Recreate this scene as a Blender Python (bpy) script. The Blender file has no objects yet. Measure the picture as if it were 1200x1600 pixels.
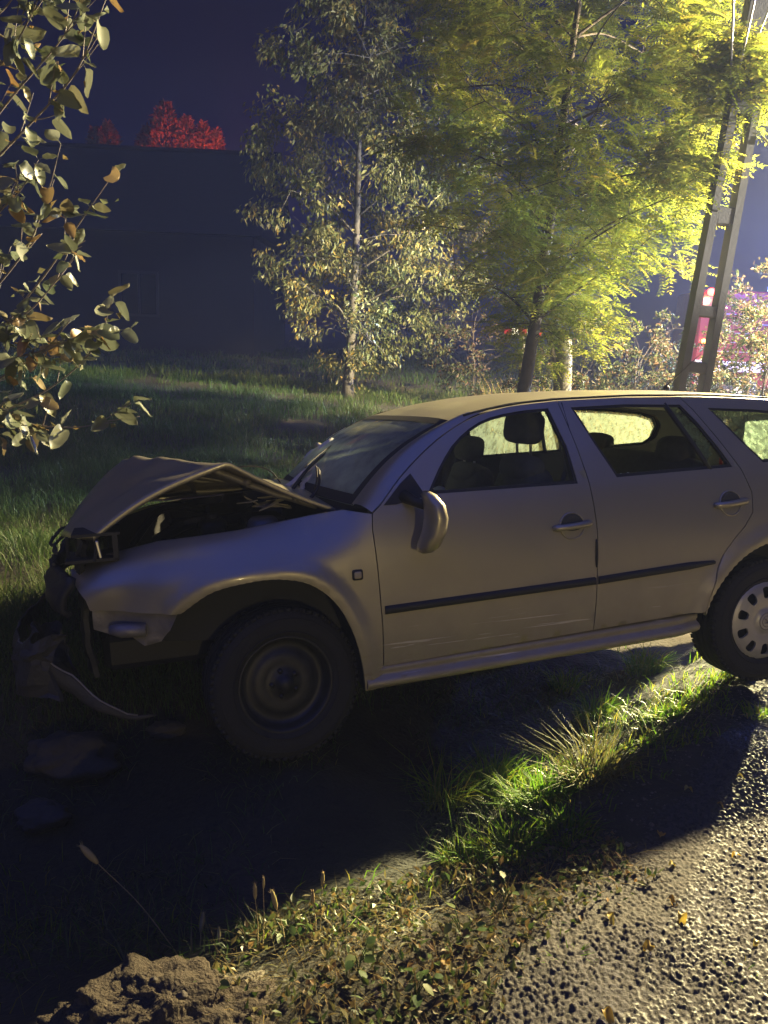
import bpy, math, numpy as np
from mathutils import Vector, Matrix
from mathutils.geometry import delaunay_2d_cdt

rad = math.radians
scene = bpy.context.scene
C = scene.collection

# ------------------------------------------------------------------ camera
FPX = 1202.0
CAM_H, CAM_PITCH, CAM_ROLL = 1.7, rad(13.6), rad(2.5)
fw = np.array([0, math.cos(CAM_PITCH), -math.sin(CAM_PITCH)])
up0 = np.array([0, math.sin(CAM_PITCH), math.cos(CAM_PITCH)])
rt0 = np.array([1.0, 0, 0])
cup = -math.sin(CAM_ROLL) * rt0 + math.cos(CAM_ROLL) * up0
crt = math.cos(CAM_ROLL) * rt0 + math.sin(CAM_ROLL) * up0
camd = bpy.data.cameras.new('camera')
camd.sensor_fit = 'VERTICAL'
camd.sensor_height = 36.0
camd.lens = 36.0 * FPX / 1600.0
camd.clip_start = 0.02
camd.clip_end = 2000
cam = bpy.data.objects.new('camera', camd)
C.objects.link(cam)
m = Matrix.Identity(4)
for i in range(3):
    m[i][0] = crt[i]; m[i][1] = cup[i]; m[i][2] = -fw[i]
m[2][3] = CAM_H
cam.matrix_world = m
scene.camera = cam

# ------------------------------------------------------------------ sky
world = bpy.data.worlds.new('World')
scene.world = world
world.use_nodes = True
wn = world.node_tree
bgn = wn.nodes['Background']
sky = wn.nodes.new('ShaderNodeTexSky')
sky.sky_type = 'NISHITA'
sky.sun_disc = False
sky.sun_elevation = rad(-3.0)
sky.sun_rotation = rad(0)
sky.air_density = 1.0
sky.dust_density = 0.0
sky.ozone_density = 7.0
SKY_STRENGTH = 0.075
wn.links.new(sky.outputs[0], bgn.inputs[0])
bgn.inputs[1].default_value = SKY_STRENGTH

# added broad blue fill lamp that tints the dark areas navy
sd = bpy.data.lights.new('blue_fill', 'SUN')
sd.energy = 0.62
sd.color = (0.06, 0.13, 1.0)
sd.angle = rad(90)
so = bpy.data.objects.new('blue_fill', sd)
C.objects.link(so)
so.rotation_euler = (rad(22), 0, rad(-15))

scene.view_settings.view_transform = 'Standard'
scene.view_settings.look = 'None'
scene.view_settings.exposure = 0.0
scene.view_settings.gamma = 1.0
scene.view_settings.use_curve_mapping = False
try:
    scene.cycles.max_bounces = 7
    scene.cycles.volume_bounces = 0
    scene.cycles.transparent_max_bounces = 12
    scene.cycles.sample_clamp_indirect = 4.0
except Exception:
    pass

LAMP_POS = np.array([5.6, 8.6, 4.78])          # assumed street lamp head, out of view
FLOOD_POS = np.array([11.5, 12.0, 2.75])         # assumed flood light far right, unseen, no lamp built there

def add_light(name, kind, pos, energy, color, radius=0.1, target=None, spot=None, blend=0.3):
    d = bpy.data.lights.new(name, kind)
    d.energy = energy
    d.color = color
    d.shadow_soft_size = radius
    if kind == 'SPOT':
        d.spot_size = rad(spot)
        d.spot_blend = blend
    o = bpy.data.objects.new(name, d)
    C.objects.link(o)
    o.location = pos
    if target is not None:
        v = Vector(target) - Vector(pos)
        o.rotation_euler = v.to_track_quat('-Z', 'Y').to_euler()
    return o

# ------------------------------------------------------------------ helpers
rng = np.random.RandomState(7)

def mesh_np(name, V, faces, smooth=True, attrs=None):
    """faces: list of int arrays (n,k)"""
    me = bpy.data.meshes.new(name)
    V = np.asarray(V, np.float32)
    me.vertices.add(len(V))
    me.vertices.foreach_set('co', V.ravel())
    faces = [np.asarray(f, np.int32) for f in faces if len(f)]
    tot = sum(f.size for f in faces)
    npoly = sum(len(f) for f in faces)
    me.loops.add(tot)
    me.loops.foreach_set('vertex_index', np.concatenate([f.ravel() for f in faces]))
    me.polygons.add(npoly)
    lt = np.concatenate([np.full(len(f), f.shape[1], np.int32) for f in faces])
    ls = np.concatenate([[0], np.cumsum(lt)[:-1]]).astype(np.int32)
    me.polygons.foreach_set('loop_start', ls)
    me.polygons.foreach_set('loop_total', lt)
    me.polygons.foreach_set('use_smooth', np.full(npoly, smooth, bool))
    if attrs:
        for k, a in attrs.items():
            at = me.attributes.new(k, 'FLOAT', 'POINT')
            at.data.foreach_set('value', np.asarray(a, np.float32))
    me.update(calc_edges=True)
    me.validate()
    return me

def link(name, me, mat=None, parent=None, loc=None):
    o = bpy.data.objects.new(name, me)
    C.objects.link(o)
    if mat is not None and me is not None and len(me.materials) == 0:
        me.materials.append(mat)
    if parent is not None:
        o.parent = parent
    if loc is not None:
        o.location = loc
    return o

def tag(o, label=None, cat=None, group=None, kind=None):
    if label: o['label'] = label
    if cat: o['category'] = cat
    if group: o['group'] = group
    if kind: o['kind'] = kind
    return o

def empty(name, loc=(0, 0, 0), label=None, cat=None, group=None):
    o = bpy.data.objects.new(name, None)
    C.objects.link(o)
    o.location = loc
    o.empty_display_size = 0.1
    return tag(o, label, cat, group)

class MB:
    """collects pieces into one mesh"""
    def __init__(s):
        s.V = []; s.T = []; s.Q = []; s.n = 0
    def add(s, V, tris=(), quads=()):
        V = np.asarray(V, float).reshape(-1, 3)
        if len(tris): s.T.append(np.asarray(tris, int).reshape(-1, 3) + s.n)
        if len(quads): s.Q.append(np.asarray(quads, int).reshape(-1, 4) + s.n)
        s.V.append(V); s.n += len(V)
        return s
    def box(s, c, size, R=None, bev=0.0):
        sx, sy, sz = [v / 2 for v in size]
        if bev > 0:
            b = min(bev, sx * .9, sy * .9, sz * .9)
            V = []
            for z in (-1, 1):
                for y in (-1, 1):
                    for x in (-1, 1):
                        V += [(x * (sx - b), y * (sy - b), z * sz), (x * (sx - b), y * sy, z * (sz - b)), (x * sx, y * (sy - b), z * (sz - b))]
            V = np.array(V)
            def I(x, y, z, k): return ((z * 2 + y) * 2 + x) * 3 + k
            Q = []; T = []
            for z in (0, 1): Q.append([I(0,0,z,0), I(1,0,z,0), I(1,1,z,0), I(0,1,z,0)])
            for y in (0, 1): Q.append([I(0,y,0,1), I(1,y,0,1), I(1,y,1,1), I(0,y,1,1)])
            for x in (0, 1): Q.append([I(x,0,0,2), I(x,1,0,2), I(x,1,1,2), I(x,0,1,2)])
            for z in (0,1):
                for y in (0,1): Q.append([I(0,y,z,0), I(1,y,z,0), I(1,y,z,1), I(0,y,z,1)])
                for x in (0,1): Q.append([I(x,0,z,0), I(x,1,z,0), I(x,1,z,2), I(x,0,z,2)])
            for y in (0,1):
                for x in (0,1): Q.append([I(x,y,0,1), I(x,y,1,1), I(x,y,1,2), I(x,y,0,2)])
            for z in (0,1):
                for y in (0,1):
                    for x in (0,1): T.append([I(x,y,z,0), I(x,y,z,1), I(x,y,z,2)])
        else:
            V = np.array([(x * sx, y * sy, z * sz) for z in (-1, 1) for y in (-1, 1) for x in (-1, 1)])
            Q = [[0,2,3,1],[4,5,7,6],[0,1,5,4],[2,6,7,3],[0,4,6,2],[1,3,7,5]]; T = []
        if R is not None: V = V @ np.asarray(R).T
        return s.add(V + np.asarray(c, float), T, Q)
    def tube(s, pts, r, n=8, cap=True):
        pts = np.asarray(pts, float); k = len(pts)
        r = np.broadcast_to(np.asarray(r, float), (k,))
        t = np.gradient(pts, axis=0); t /= np.linalg.norm(t, axis=1)[:, None] + 1e-12
        ref = np.array([0, 0, 1.0]) if abs(t[:, 2]).mean() < .8 else np.array([1.0, 0, 0])
        a = np.cross(t, ref); a /= np.linalg.norm(a, axis=1)[:, None] + 1e-12
        b = np.cross(t, a)
        th = np.linspace(0, 2 * np.pi, n, endpoint=False)
        V = pts[:, None] + r[:, None, None] * (np.cos(th)[None, :, None] * a[:, None] + np.sin(th)[None, :, None] * b[:, None])
        i, j = np.meshgrid(np.arange(k - 1), np.arange(n), indexing='ij')
        q = np.stack([i * n + j, i * n + (j + 1) % n, (i + 1) * n + (j + 1) % n, (i + 1) * n + j], -1).reshape(-1, 4)
        V = V.reshape(-1, 3); T = []
        if cap:
            V = np.concatenate([V, pts[:1], pts[-1:]])
            for j in range(n):
                T.append([k * n, (j + 1) % n, j]); T.append([k * n + 1, (k - 1) * n + j, (k - 1) * n + (j + 1) % n])
        return s.add(V, T, q)
    def lathe(s, prof, n=32, axis='Y', c=(0, 0, 0)):
        """prof: (radius, along)"""
        prof = np.asarray(prof, float); k = len(prof)
        th = np.linspace(0, 2 * np.pi, n, endpoint=False)
        rr, aa = prof[:, 0], prof[:, 1]
        x = rr[:, None] * np.cos(th); z = rr[:, None] * np.sin(th); y = np.repeat(aa[:, None], n, 1)
        V = np.stack([x, y, z], -1) if axis == 'Y' else np.stack([x, z, y], -1)
        i, j = np.meshgrid(np.arange(k - 1), np.arange(n), indexing='ij')
        q = np.stack([i * n + j, i * n + (j + 1) % n, (i + 1) * n + (j + 1) % n, (i + 1) * n + j], -1).reshape(-1, 4)
        return s.add(V.reshape(-1, 3) + np.asarray(c, float), (), q)
    def ball(s, c, size, e=1.0, n=12, R=None):
        """superellipsoid, e<1 squarer"""
        u = np.linspace(-np.pi / 2, np.pi / 2, n); v = np.linspace(0, 2 * np.pi, 2 * n, endpoint=False)
        sp = lambda a, e: np.sign(a) * np.abs(a) ** e
        U, W = np.meshgrid(u, v, indexing='ij')
        V = np.stack([sp(np.cos(U), e) * sp(np.cos(W), e), sp(np.cos(U), e) * sp(np.sin(W), e), sp(np.sin(U), e)], -1).reshape(-1, 3) * np.asarray(size) / 2
        if R is not None: V = V @ np.asarray(R).T
        k = 2 * n
        i, j = np.meshgrid(np.arange(n - 1), np.arange(k), indexing='ij')
        q = np.stack([i * k + j, i * k + (j + 1) % k, (i + 1) * k + (j + 1) % k, (i + 1) * k + j], -1).reshape(-1, 4)
        return s.add(V + np.asarray(c, float), (), q)
    def grid(s, P):
        P = np.asarray(P, float); a, b = P.shape[:2]
        i, j = np.meshgrid(np.arange(a - 1), np.arange(b - 1), indexing='ij')
        q = np.stack([i * b + j, i * b + j + 1, (i + 1) * b + j + 1, (i + 1) * b + j], -1).reshape(-1, 4)
        return s.add(P.reshape(-1, 3), (), q)
    def mesh(s, name, smooth=True, attrs=None):
        F = []
        if s.T: F.append(np.concatenate(s.T))
        if s.Q: F.append(np.concatenate(s.Q))
        return mesh_np(name, np.concatenate(s.V), F, smooth, attrs)
    def build(s, name, mat, parent=None, smooth=False, loc=None):
        return link(name, s.mesh(name, smooth), mat, parent, loc)

def rotz(a):
    c, s_ = math.cos(a), math.sin(a); return np.array([[c, -s_, 0], [s_, c, 0], [0, 0, 1]])
def roty(a):
    c, s_ = math.cos(a), math.sin(a); return np.array([[c, 0, s_], [0, 1, 0], [-s_, 0, c]])
def rotx(a):
    c, s_ = math.cos(a), math.sin(a); return np.array([[1, 0, 0], [0, c, -s_], [0, s_, c]])

def smooth01(a, b, x):
    t = np.clip((x - a) / (b - a), 0, 1); return t * t * (3 - 2 * t)

def vnoise(x, y, seed=0):
    """smooth value noise, numpy"""
    x = np.asarray(x, float); y = np.asarray(y, float)
    xi = np.floor(x).astype(np.int64); yi = np.floor(y).astype(np.int64)
    fx = x - xi; fy = y - yi
    fx = fx * fx * (3 - 2 * fx); fy = fy * fy * (3 - 2 * fy)
    def h(a, b):
        n = (a * 374761393 + b * 668265263 + seed * 144665) & 0x7fffffff
        n = ((n ^ (n >> 13)) * 1274126177) & 0x7fffffff
        return ((n ^ (n >> 16)) & 0xffff) / 65535.0
    return (h(xi, yi) * (1 - fx) + h(xi + 1, yi) * fx) * (1 - fy) + (h(xi, yi + 1) * (1 - fx) + h(xi + 1, yi + 1) * fx) * fy
def fbm(x, y, o=4, seed=0):
    s_ = 0; a = .5
    for k in range(o):
        s_ = s_ + a * (vnoise(x * 2 ** k, y * 2 ** k, seed + k) - .5); a *= .5
    return s_

def pixel_point(px, py, depth_y):
    d = fw + crt * (px - 600) / FPX - cup * (py - 800) / FPX
    return np.array([0, 0, CAM_H]) + d * depth_y / d[1]

# ------------------------------------------------------------------ materials
def new_mat(name):
    mt = bpy.data.materials.new(name); mt.use_nodes = True
    nt = mt.node_tree
    return mt, nt, nt.nodes['Principled BSDF']

def N(nt, t, **kw):
    n = nt.nodes.new(t)
    for k, v in kw.items(): setattr(n, k, v)
    return n

def simple(name, col, rough=.6, metal=0.0, var=.15, scale=8.0, bump=0.0, bscale=60.0, coat=0.0, spec=.5):
    mt, nt, b = new_mat(name)
    tc = N(nt, 'ShaderNodeTexCoord')
    no = N(nt, 'ShaderNodeTexNoise'); no.inputs['Scale'].default_value = scale; no.inputs['Detail'].default_value = 5
    nt.links.new(tc.outputs['Object'], no.inputs['Vector'])
    mx = N(nt, 'ShaderNodeMix', data_type='RGBA')
    mx.inputs[6].default_value = (*[c * (1 - var) for c in col], 1); mx.inputs[7].default_value = (*[min(1, c * (1 + var)) for c in col], 1)
    nt.links.new(no.outputs['Fac'], mx.inputs[0])
    nt.links.new(mx.outputs[2], b.inputs['Base Color'])
    mr = N(nt, 'ShaderNodeMapRange'); mr.inputs[3].default_value = max(0, rough - .08); mr.inputs[4].default_value = min(1, rough + .08)
    nt.links.new(no.outputs['Fac'], mr.inputs[0]); nt.links.new(mr.outputs[0], b.inputs['Roughness'])
    b.inputs['Metallic'].default_value = metal
    b.inputs['Coat Weight'].default_value = coat
    b.inputs['Specular IOR Level'].default_value = spec
    if bump > 0:
        n2 = N(nt, 'ShaderNodeTexNoise'); n2.inputs['Scale'].default_value = bscale; n2.inputs['Detail'].default_value = 6
        nt.links.new(tc.outputs['Object'], n2.inputs['Vector'])
        bp = N(nt, 'ShaderNodeBump'); bp.inputs['Strength'].default_value = bump; bp.inputs['Distance'].default_value = .01
        nt.links.new(n2.outputs['Fac'], bp.inputs['Height']); nt.links.new(bp.outputs[0], b.inputs['Normal'])
    return mt

def ramp_mat(name, cols, attr='rnd', rough=.5, trans=.35, spec=.3):
    """leaf / grass: colour per piece from the attribute, with translucency"""
    mt, nt, b = new_mat(name)
    at = N(nt, 'ShaderNodeAttribute'); at.attribute_name = attr
    if attr == 'obj':
        at = N(nt, 'ShaderNodeObjectInfo'); src = at.outputs['Random']
    else: src = at.outputs['Fac']
    rp = N(nt, 'ShaderNodeValToRGB'); el = rp.color_ramp.elements
    while len(el) < len(cols): el.new(.5)
    for i, c in enumerate(cols):
        el[i].position = i / (len(cols) - 1); el[i].color = (*c, 1)
    nt.links.new(src, rp.inputs[0])
    nt.links.new(rp.outputs[0], b.inputs['Base Color'])
    b.inputs['Roughness'].default_value = rough; b.inputs['Specular IOR Level'].default_value = spec
    tr = N(nt, 'ShaderNodeBsdfTranslucent'); nt.links.new(rp.outputs[0], tr.inputs['Color'])
    mx = N(nt, 'ShaderNodeMixShader'); mx.inputs[0].default_value = trans
    out = nt.nodes['Material Output']
    nt.links.new(b.outputs[0], mx.inputs[1]); nt.links.new(tr.outputs[0], mx.inputs[2]); nt.links.new(mx.outputs[0], out.inputs['Surface'])
    return mt

def emit(name, col, s_):
    mt, nt, b = new_mat(name)
    b.inputs['Base Color'].default_value = (*[c * .5 for c in col], 1)
    b.inputs['Emission Color'].default_value = (*col, 1); b.inputs['Emission Strength'].default_value = s_
    return mt

def glass(name, tint=(.9, .95, .92), dust=.08, dustcol=(.6, .65, .6), streak=False, rough=.02, dscale=6.0, lo=.35, hi=.75):
    """thin pane: clear with a mirror sheen, and dew or dust in patches"""
    mt, nt, b = new_mat(name)
    nt.nodes.remove(b)
    out = nt.nodes['Material Output']
    tp = N(nt, 'ShaderNodeBsdfTransparent'); tp.inputs[0].default_value = (*tint, 1)
    gl = N(nt, 'ShaderNodeBsdfGlossy'); gl.inputs['Roughness'].default_value = rough
    fr = N(nt, 'ShaderNodeLayerWeight'); fr.inputs[0].default_value = .12
    m1 = N(nt, 'ShaderNodeMixShader'); nt.links.new(fr.outputs['Fresnel'], m1.inputs[0])
    nt.links.new(tp.outputs[0], m1.inputs[1]); nt.links.new(gl.outputs[0], m1.inputs[2])
    df = N(nt, 'ShaderNodeBsdfDiffuse'); df.inputs[0].default_value = (*dustcol, 1)
    tl = N(nt, 'ShaderNodeBsdfTranslucent'); tl.inputs[0].default_value = (*dustcol, 1)
    m2 = N(nt, 'ShaderNodeMixShader'); m2.inputs[0].default_value = .75
    nt.links.new(df.outputs[0], m2.inputs[1]); nt.links.new(tl.outputs[0], m2.inputs[2])
    tc = N(nt, 'ShaderNodeTexCoord'); mp = N(nt, 'ShaderNodeMapping')
    if streak: mp.inputs['Scale'].default_value = (9, 9, 1.2)
    nt.links.new(tc.outputs['Object'], mp.inputs[0])
    no = N(nt, 'ShaderNodeTexNoise'); no.inputs['Scale'].default_value = dscale; no.inputs['Detail'].default_value = 8; no.inputs['Roughness'].default_value = .65
    nt.links.new(mp.outputs[0], no.inputs['Vector'])
    mr = N(nt, 'ShaderNodeMapRange'); mr.inputs[1].default_value = lo; mr.inputs[2].default_value = hi; mr.inputs[3].default_value = dust * .35; mr.inputs[4].default_value = min(1, dust * 1.6)
    nt.links.new(no.outputs['Fac'], mr.inputs[0])
    m3 = N(nt, 'ShaderNodeMixShader'); nt.links.new(mr.outputs[0], m3.inputs[0])
    nt.links.new(m1.outputs[0], m3.inputs[1]); nt.links.new(m2.outputs[0], m3.inputs[2])
    nt.links.new(m3.outputs[0], out.inputs['Surface'])
    return mt

def paint_mat():
    mt, nt, b = new_mat('silver_beige_paint')
    tc = N(nt, 'ShaderNodeTexCoord')
    sp = N(nt, 'ShaderNodeSeparateXYZ'); nt.links.new(tc.outputs['Object'], sp.inputs[0])
    # road dust: thick near the sill, thinning upwards, broken by noise
    no = N(nt, 'ShaderNodeTexNoise'); no.inputs['Scale'].default_value = 5; no.inputs['Detail'].default_value = 7; no.inputs['Roughness'].default_value = .6
    nt.links.new(tc.outputs['Object'], no.inputs['Vector'])
    mr = N(nt, 'ShaderNodeMapRange'); mr.inputs[1].default_value = .80; mr.inputs[2].default_value = .22; mr.inputs[3].default_value = 0.12; mr.inputs[4].default_value = .72
    nt.links.new(sp.outputs['Z'], mr.inputs[0])
    ml = N(nt, 'ShaderNodeMath', operation='MULTIPLY'); nt.links.new(mr.outputs[0], ml.inputs[0])
    ad = N(nt, 'ShaderNodeMath', operation='ADD'); ad.inputs[1].default_value = -.35; gn = N(nt, 'ShaderNodeMath', operation='MULTIPLY'); gn.inputs[1].default_value = 2.6; nt.links.new(no.outputs['Fac'], gn.inputs[0]); nt.links.new(gn.outputs[0], ad.inputs[0])
    nt.links.new(ad.outputs[0], ml.inputs[1])
    # dried mud splashes
    n2 = N(nt, 'ShaderNodeTexNoise'); n2.inputs['Scale'].default_value = 38; n2.inputs['Detail'].default_value = 5
    mp = N(nt, 'ShaderNodeMapping'); mp.inputs['Scale'].default_value = (.35, 1, 1.2); nt.links.new(tc.outputs['Object'], mp.inputs[0]); nt.links.new(mp.outputs[0], n2.inputs['Vector'])
    m2 = N(nt, 'ShaderNodeMapRange'); m2.inputs[1].default_value = .53; m2.inputs[2].default_value = .64; nt.links.new(n2.outputs['Fac'], m2.inputs[0])
    m4 = N(nt, 'ShaderNodeMapRange'); m4.inputs[1].default_value = .5; m4.inputs[2].default_value = .25; nt.links.new(sp.outputs['Z'], m4.inputs[0])
    m3 = N(nt, 'ShaderNodeMath', operation='MULTIPLY'); nt.links.new(m2.outputs[0], m3.inputs[0]); nt.links.new(m4.outputs[0], m3.inputs[1])
    n7 = N(nt, 'ShaderNodeTexNoise'); n7.inputs['Scale'].default_value = 1.0; n7.inputs['Detail'].default_value = 4; n7.inputs['Distortion'].default_value = .6
    mp7 = N(nt, 'ShaderNodeMapping'); mp7.inputs['Scale'].default_value = (2.6, 1, 70); mp7.inputs['Rotation'].default_value = (0, .03, 0); nt.links.new(tc.outputs['Object'], mp7.inputs[0]); nt.links.new(mp7.outputs[0], n7.inputs['Vector'])
    m7 = N(nt, 'ShaderNodeMapRange'); m7.inputs[1].default_value = .64; m7.inputs[2].default_value = .70; nt.links.new(n7.outputs['Fac'], m7.inputs[0])
    z7 = N(nt, 'ShaderNodeMapRange'); z7.inputs[1].default_value = .50; z7.inputs[2].default_value = .42; nt.links.new(sp.outputs['Z'], z7.inputs[0])
    s7 = N(nt, 'ShaderNodeMath', operation='MULTIPLY'); nt.links.new(m7.outputs[0], s7.inputs[0]); nt.links.new(z7.outputs[0], s7.inputs[1])
    mxs = N(nt, 'ShaderNodeMath', operation='MAXIMUM'); nt.links.new(ml.outputs[0], mxs.inputs[0]); nt.links.new(m3.outputs[0], mxs.inputs[1])
    mx = N(nt, 'ShaderNodeMix', data_type='RGBA'); mx.inputs[6].default_value = (.50, .46, .34, 1); mx.inputs[7].default_value = (.38, .325, .19, 1)
    nt.links.new(mxs.outputs[0], mx.inputs[0]); mx7 = N(nt, 'ShaderNodeMix', data_type='RGBA'); mx7.inputs[7].default_value = (.72, .68, .56, 1); nt.links.new(s7.outputs[0], mx7.inputs[0]); nt.links.new(mx.outputs[2], mx7.inputs[6]); nt.links.new(mx7.outputs[2], b.inputs['Base Color'])
    r1 = N(nt, 'ShaderNodeMapRange'); r1.inputs[3].default_value = .34; r1.inputs[4].default_value = .75; nt.links.new(mxs.outputs[0], r1.inputs[0]); nt.links.new(r1.outputs[0], b.inputs['Roughness'])
    r2 = N(nt, 'ShaderNodeMapRange'); r2.inputs[3].default_value = .75; r2.inputs[4].default_value = .0; nt.links.new(mxs.outputs[0], r2.inputs[0]); nt.links.new(r2.outputs[0], b.inputs['Metallic'])
    b.inputs['Coat Weight'].default_value = .45; b.inputs['Coat Roughness'].default_value = .08
    n5 = N(nt, 'ShaderNodeTexNoise'); n5.inputs['Scale'].default_value = 240; n5.inputs['Detail'].default_value = 3; nt.links.new(tc.outputs['Object'], n5.inputs['Vector'])
    bp = N(nt, 'ShaderNodeBump'); bp.inputs['Strength'].default_value = .06; bp.inputs['Distance'].default_value = .002
    nt.links.new(n5.outputs['Fac'], bp.inputs['Height']); nt.links.new(bp.outputs[0], b.inputs['Normal'])
    return mt

M = {}
M['paint'] = paint_mat()
M['trim'] = simple('black_plastic', (.022, .022, .024), .55, bump=.15, bscale=300)
M['rubber'] = simple('tyre_rubber', (.022, .021, .02), .8, var=.35, scale=14, bump=.25, bscale=120)
M['steel'] = simple('dark_steel', (.05, .05, .052), .5, metal=.6, var=.4, scale=20)
M['cap'] = simple('silver_wheel_cover', (.50, .48, .44), .42, metal=.55, var=.12, scale=18)
M['chrome'] = simple('bare_metal', (.6, .58, .55), .3, metal=.9)
M['inner'] = simple('grey_inner_metal', (.30, .28, .25), .5, metal=.4, var=.3, scale=14, bump=.2)
M['fabric'] = simple('seat_cloth', (.10, .10, .10), .95, var=.3, scale=30, bump=.4, bscale=400)
M['cabin'] = simple('cabin_plastic', (.05, .052, .055), .7, bump=.15, bscale=200)
M['lining'] = simple('headlining', (.35, .34, .31), .95, bump=.2, bscale=300)
M['airbag'] = simple('airbag_cloth', (.62, .62, .56), .9, bump=.5, bscale=40)
M['white_plastic'] = simple('pale_plastic', (.62, .57, .46), .6, var=.25, scale=20)
M['lens'] = simple('lamp_lens', (.45, .42, .36), .15, coat=.6)
M['red_lens'] = simple('red_lens', (.25, .012, .012), .2, coat=.6)
M['orange_lens'] = simple('pale_repeater_lens', (.5, .42, .25), .25, coat=.5)
M['glass_clear'] = glass('door_glass', dust=.12)
M['glass_screen'] = glass('windscreen_glass', tint=(.75, .9, .82), dust=.80, dustcol=(.80, .92, .78), dscale=4)  # dust film thickened and paled to stand in for lit haze
M['glass_dew'] = glass('dewy_glass', tint=(.8, .9, .82), dust=.5, dustcol=(.34, .44, .36), streak=True, dscale=5, lo=.3, hi=.7)
M['glass_haze'] = glass('hazy_glass', tint=(.85, .93, .86), dust=.34, dustcol=(.40, .50, .42), streak=True, dscale=5, lo=.3, hi=.7)
M['glass_frost'] = glass('frosted_dew_glass', tint=(.8, .9, .82), dust=.62, dustcol=(.27, .36, .26), dscale=34, lo=.3, hi=.7)
M['crack'] = simple('crushed_glass', (.75, .85, .8), .3)

# ------------------------------------------------------------------ terrain
AX = np.array([(-40, -2.0), (-14, .9), (-4, 2.30), (-1, 2.72), (.1, 3.05), (.9, 3.95), (2.2, 5.6), (6, 10.5), (14, 20), (60, 70)], float)
def axis_dist(x, y):
    """signed distance to the ditch line: + field side, - road side"""
    x = np.asarray(x, float); y = np.asarray(y, float)
    best = np.full(x.shape, 1e9); sgn = np.ones(x.shape)
    for a, b in zip(AX[:-1], AX[1:]):
        d = b - a; L = d @ d
        t = np.clip(((x - a[0]) * d[0] + (y - a[1]) * d[1]) / L, 0, 1)
        px = x - a[0] - t * d[0]; py = y - a[1] - t * d[1]
        dd = np.hypot(px, py)
        cr = d[0] * py - d[1] * px
        upd = dd < best
        best = np.where(upd, dd, best); sgn = np.where(upd, np.sign(cr + 1e-9), sgn)
    return best * sgn

def H(x, y):
    s_ = axis_dist(x, y)
    wob = fbm(np.asarray(x) * 1.3, np.asarray(y) * 1.3, 3, 3)
    d = np.abs(s_ + wob * .25)
    xx_ = np.asarray(x, float); wd = 1.02 + (.24 * smooth01(.9, .1, xx_) + .25 * smooth01(.0, -.6, xx_) + .5 * smooth01(-.6, -1.4, xx_)) * (s_ < 0)
    prof = 1 - smooth01(.12, 1, d / wd)
    z = -.40 * prof
    mound = .26 * np.exp(-(((x + .42) / .45) ** 2 + ((y - 2.95) / .4) ** 2))
    z = z + mound * prof
    z = z + np.where(s_ > 0, .48 * smooth01(.9, 10, s_) + .10 * smooth01(.7, 1.4, s_), 0)
    rough = smooth01(-1.15, -.9, s_)
    z = z + rough * (wob * .10 + fbm(np.asarray(x) * 6, np.asarray(y) * 6, 3, 9) * .05)
    # crown of the bank in front of the camera
    z = z + .02 * np.exp(-((s_ + 1.3) / .2) ** 2) * (1 - smooth01(.3, .9, x))
    return z

def ground_mat():
    mt, nt, b = new_mat('soil_and_turf')
    tc = N(nt, 'ShaderNodeTexCoord')
    no = N(nt, 'ShaderNodeTexNoise'); no.inputs['Scale'].default_value = 1.6; no.inputs['Detail'].default_value = 9
    nt.links.new(tc.outputs['Object'], no.inputs['Vector'])
    rp = N(nt, 'ShaderNodeValToRGB'); e = rp.color_ramp.elements
    e[0].position = .3; e[0].color = (.020, .016, .011, 1); e[1].position = .7; e[1].color = (.060, .047, .030, 1)
    x = e.new(.5); x.color = (.032, .030, .016, 1)
    nt.links.new(no.outputs['Fac'], rp.inputs[0]); nt.links.new(rp.outputs[0], b.inputs['Base Color'])
    b.inputs['Roughness'].default_value = .9
    n2 = N(nt, 'ShaderNodeTexNoise'); n2.inputs['Scale'].default_value = 45; n2.inputs['Detail'].default_value = 8; nt.links.new(tc.outputs['Object'], n2.inputs['Vector'])
    bp = N(nt, 'ShaderNodeBump'); bp.inputs['Strength'].default_value = .8; bp.inputs['Distance'].default_value = .02
    nt.links.new(n2.outputs['Fac'], bp.inputs['Height']); nt.links.new(bp.outputs[0], b.inputs['Normal'])
    return mt
M['ground'] = ground_mat()

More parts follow.
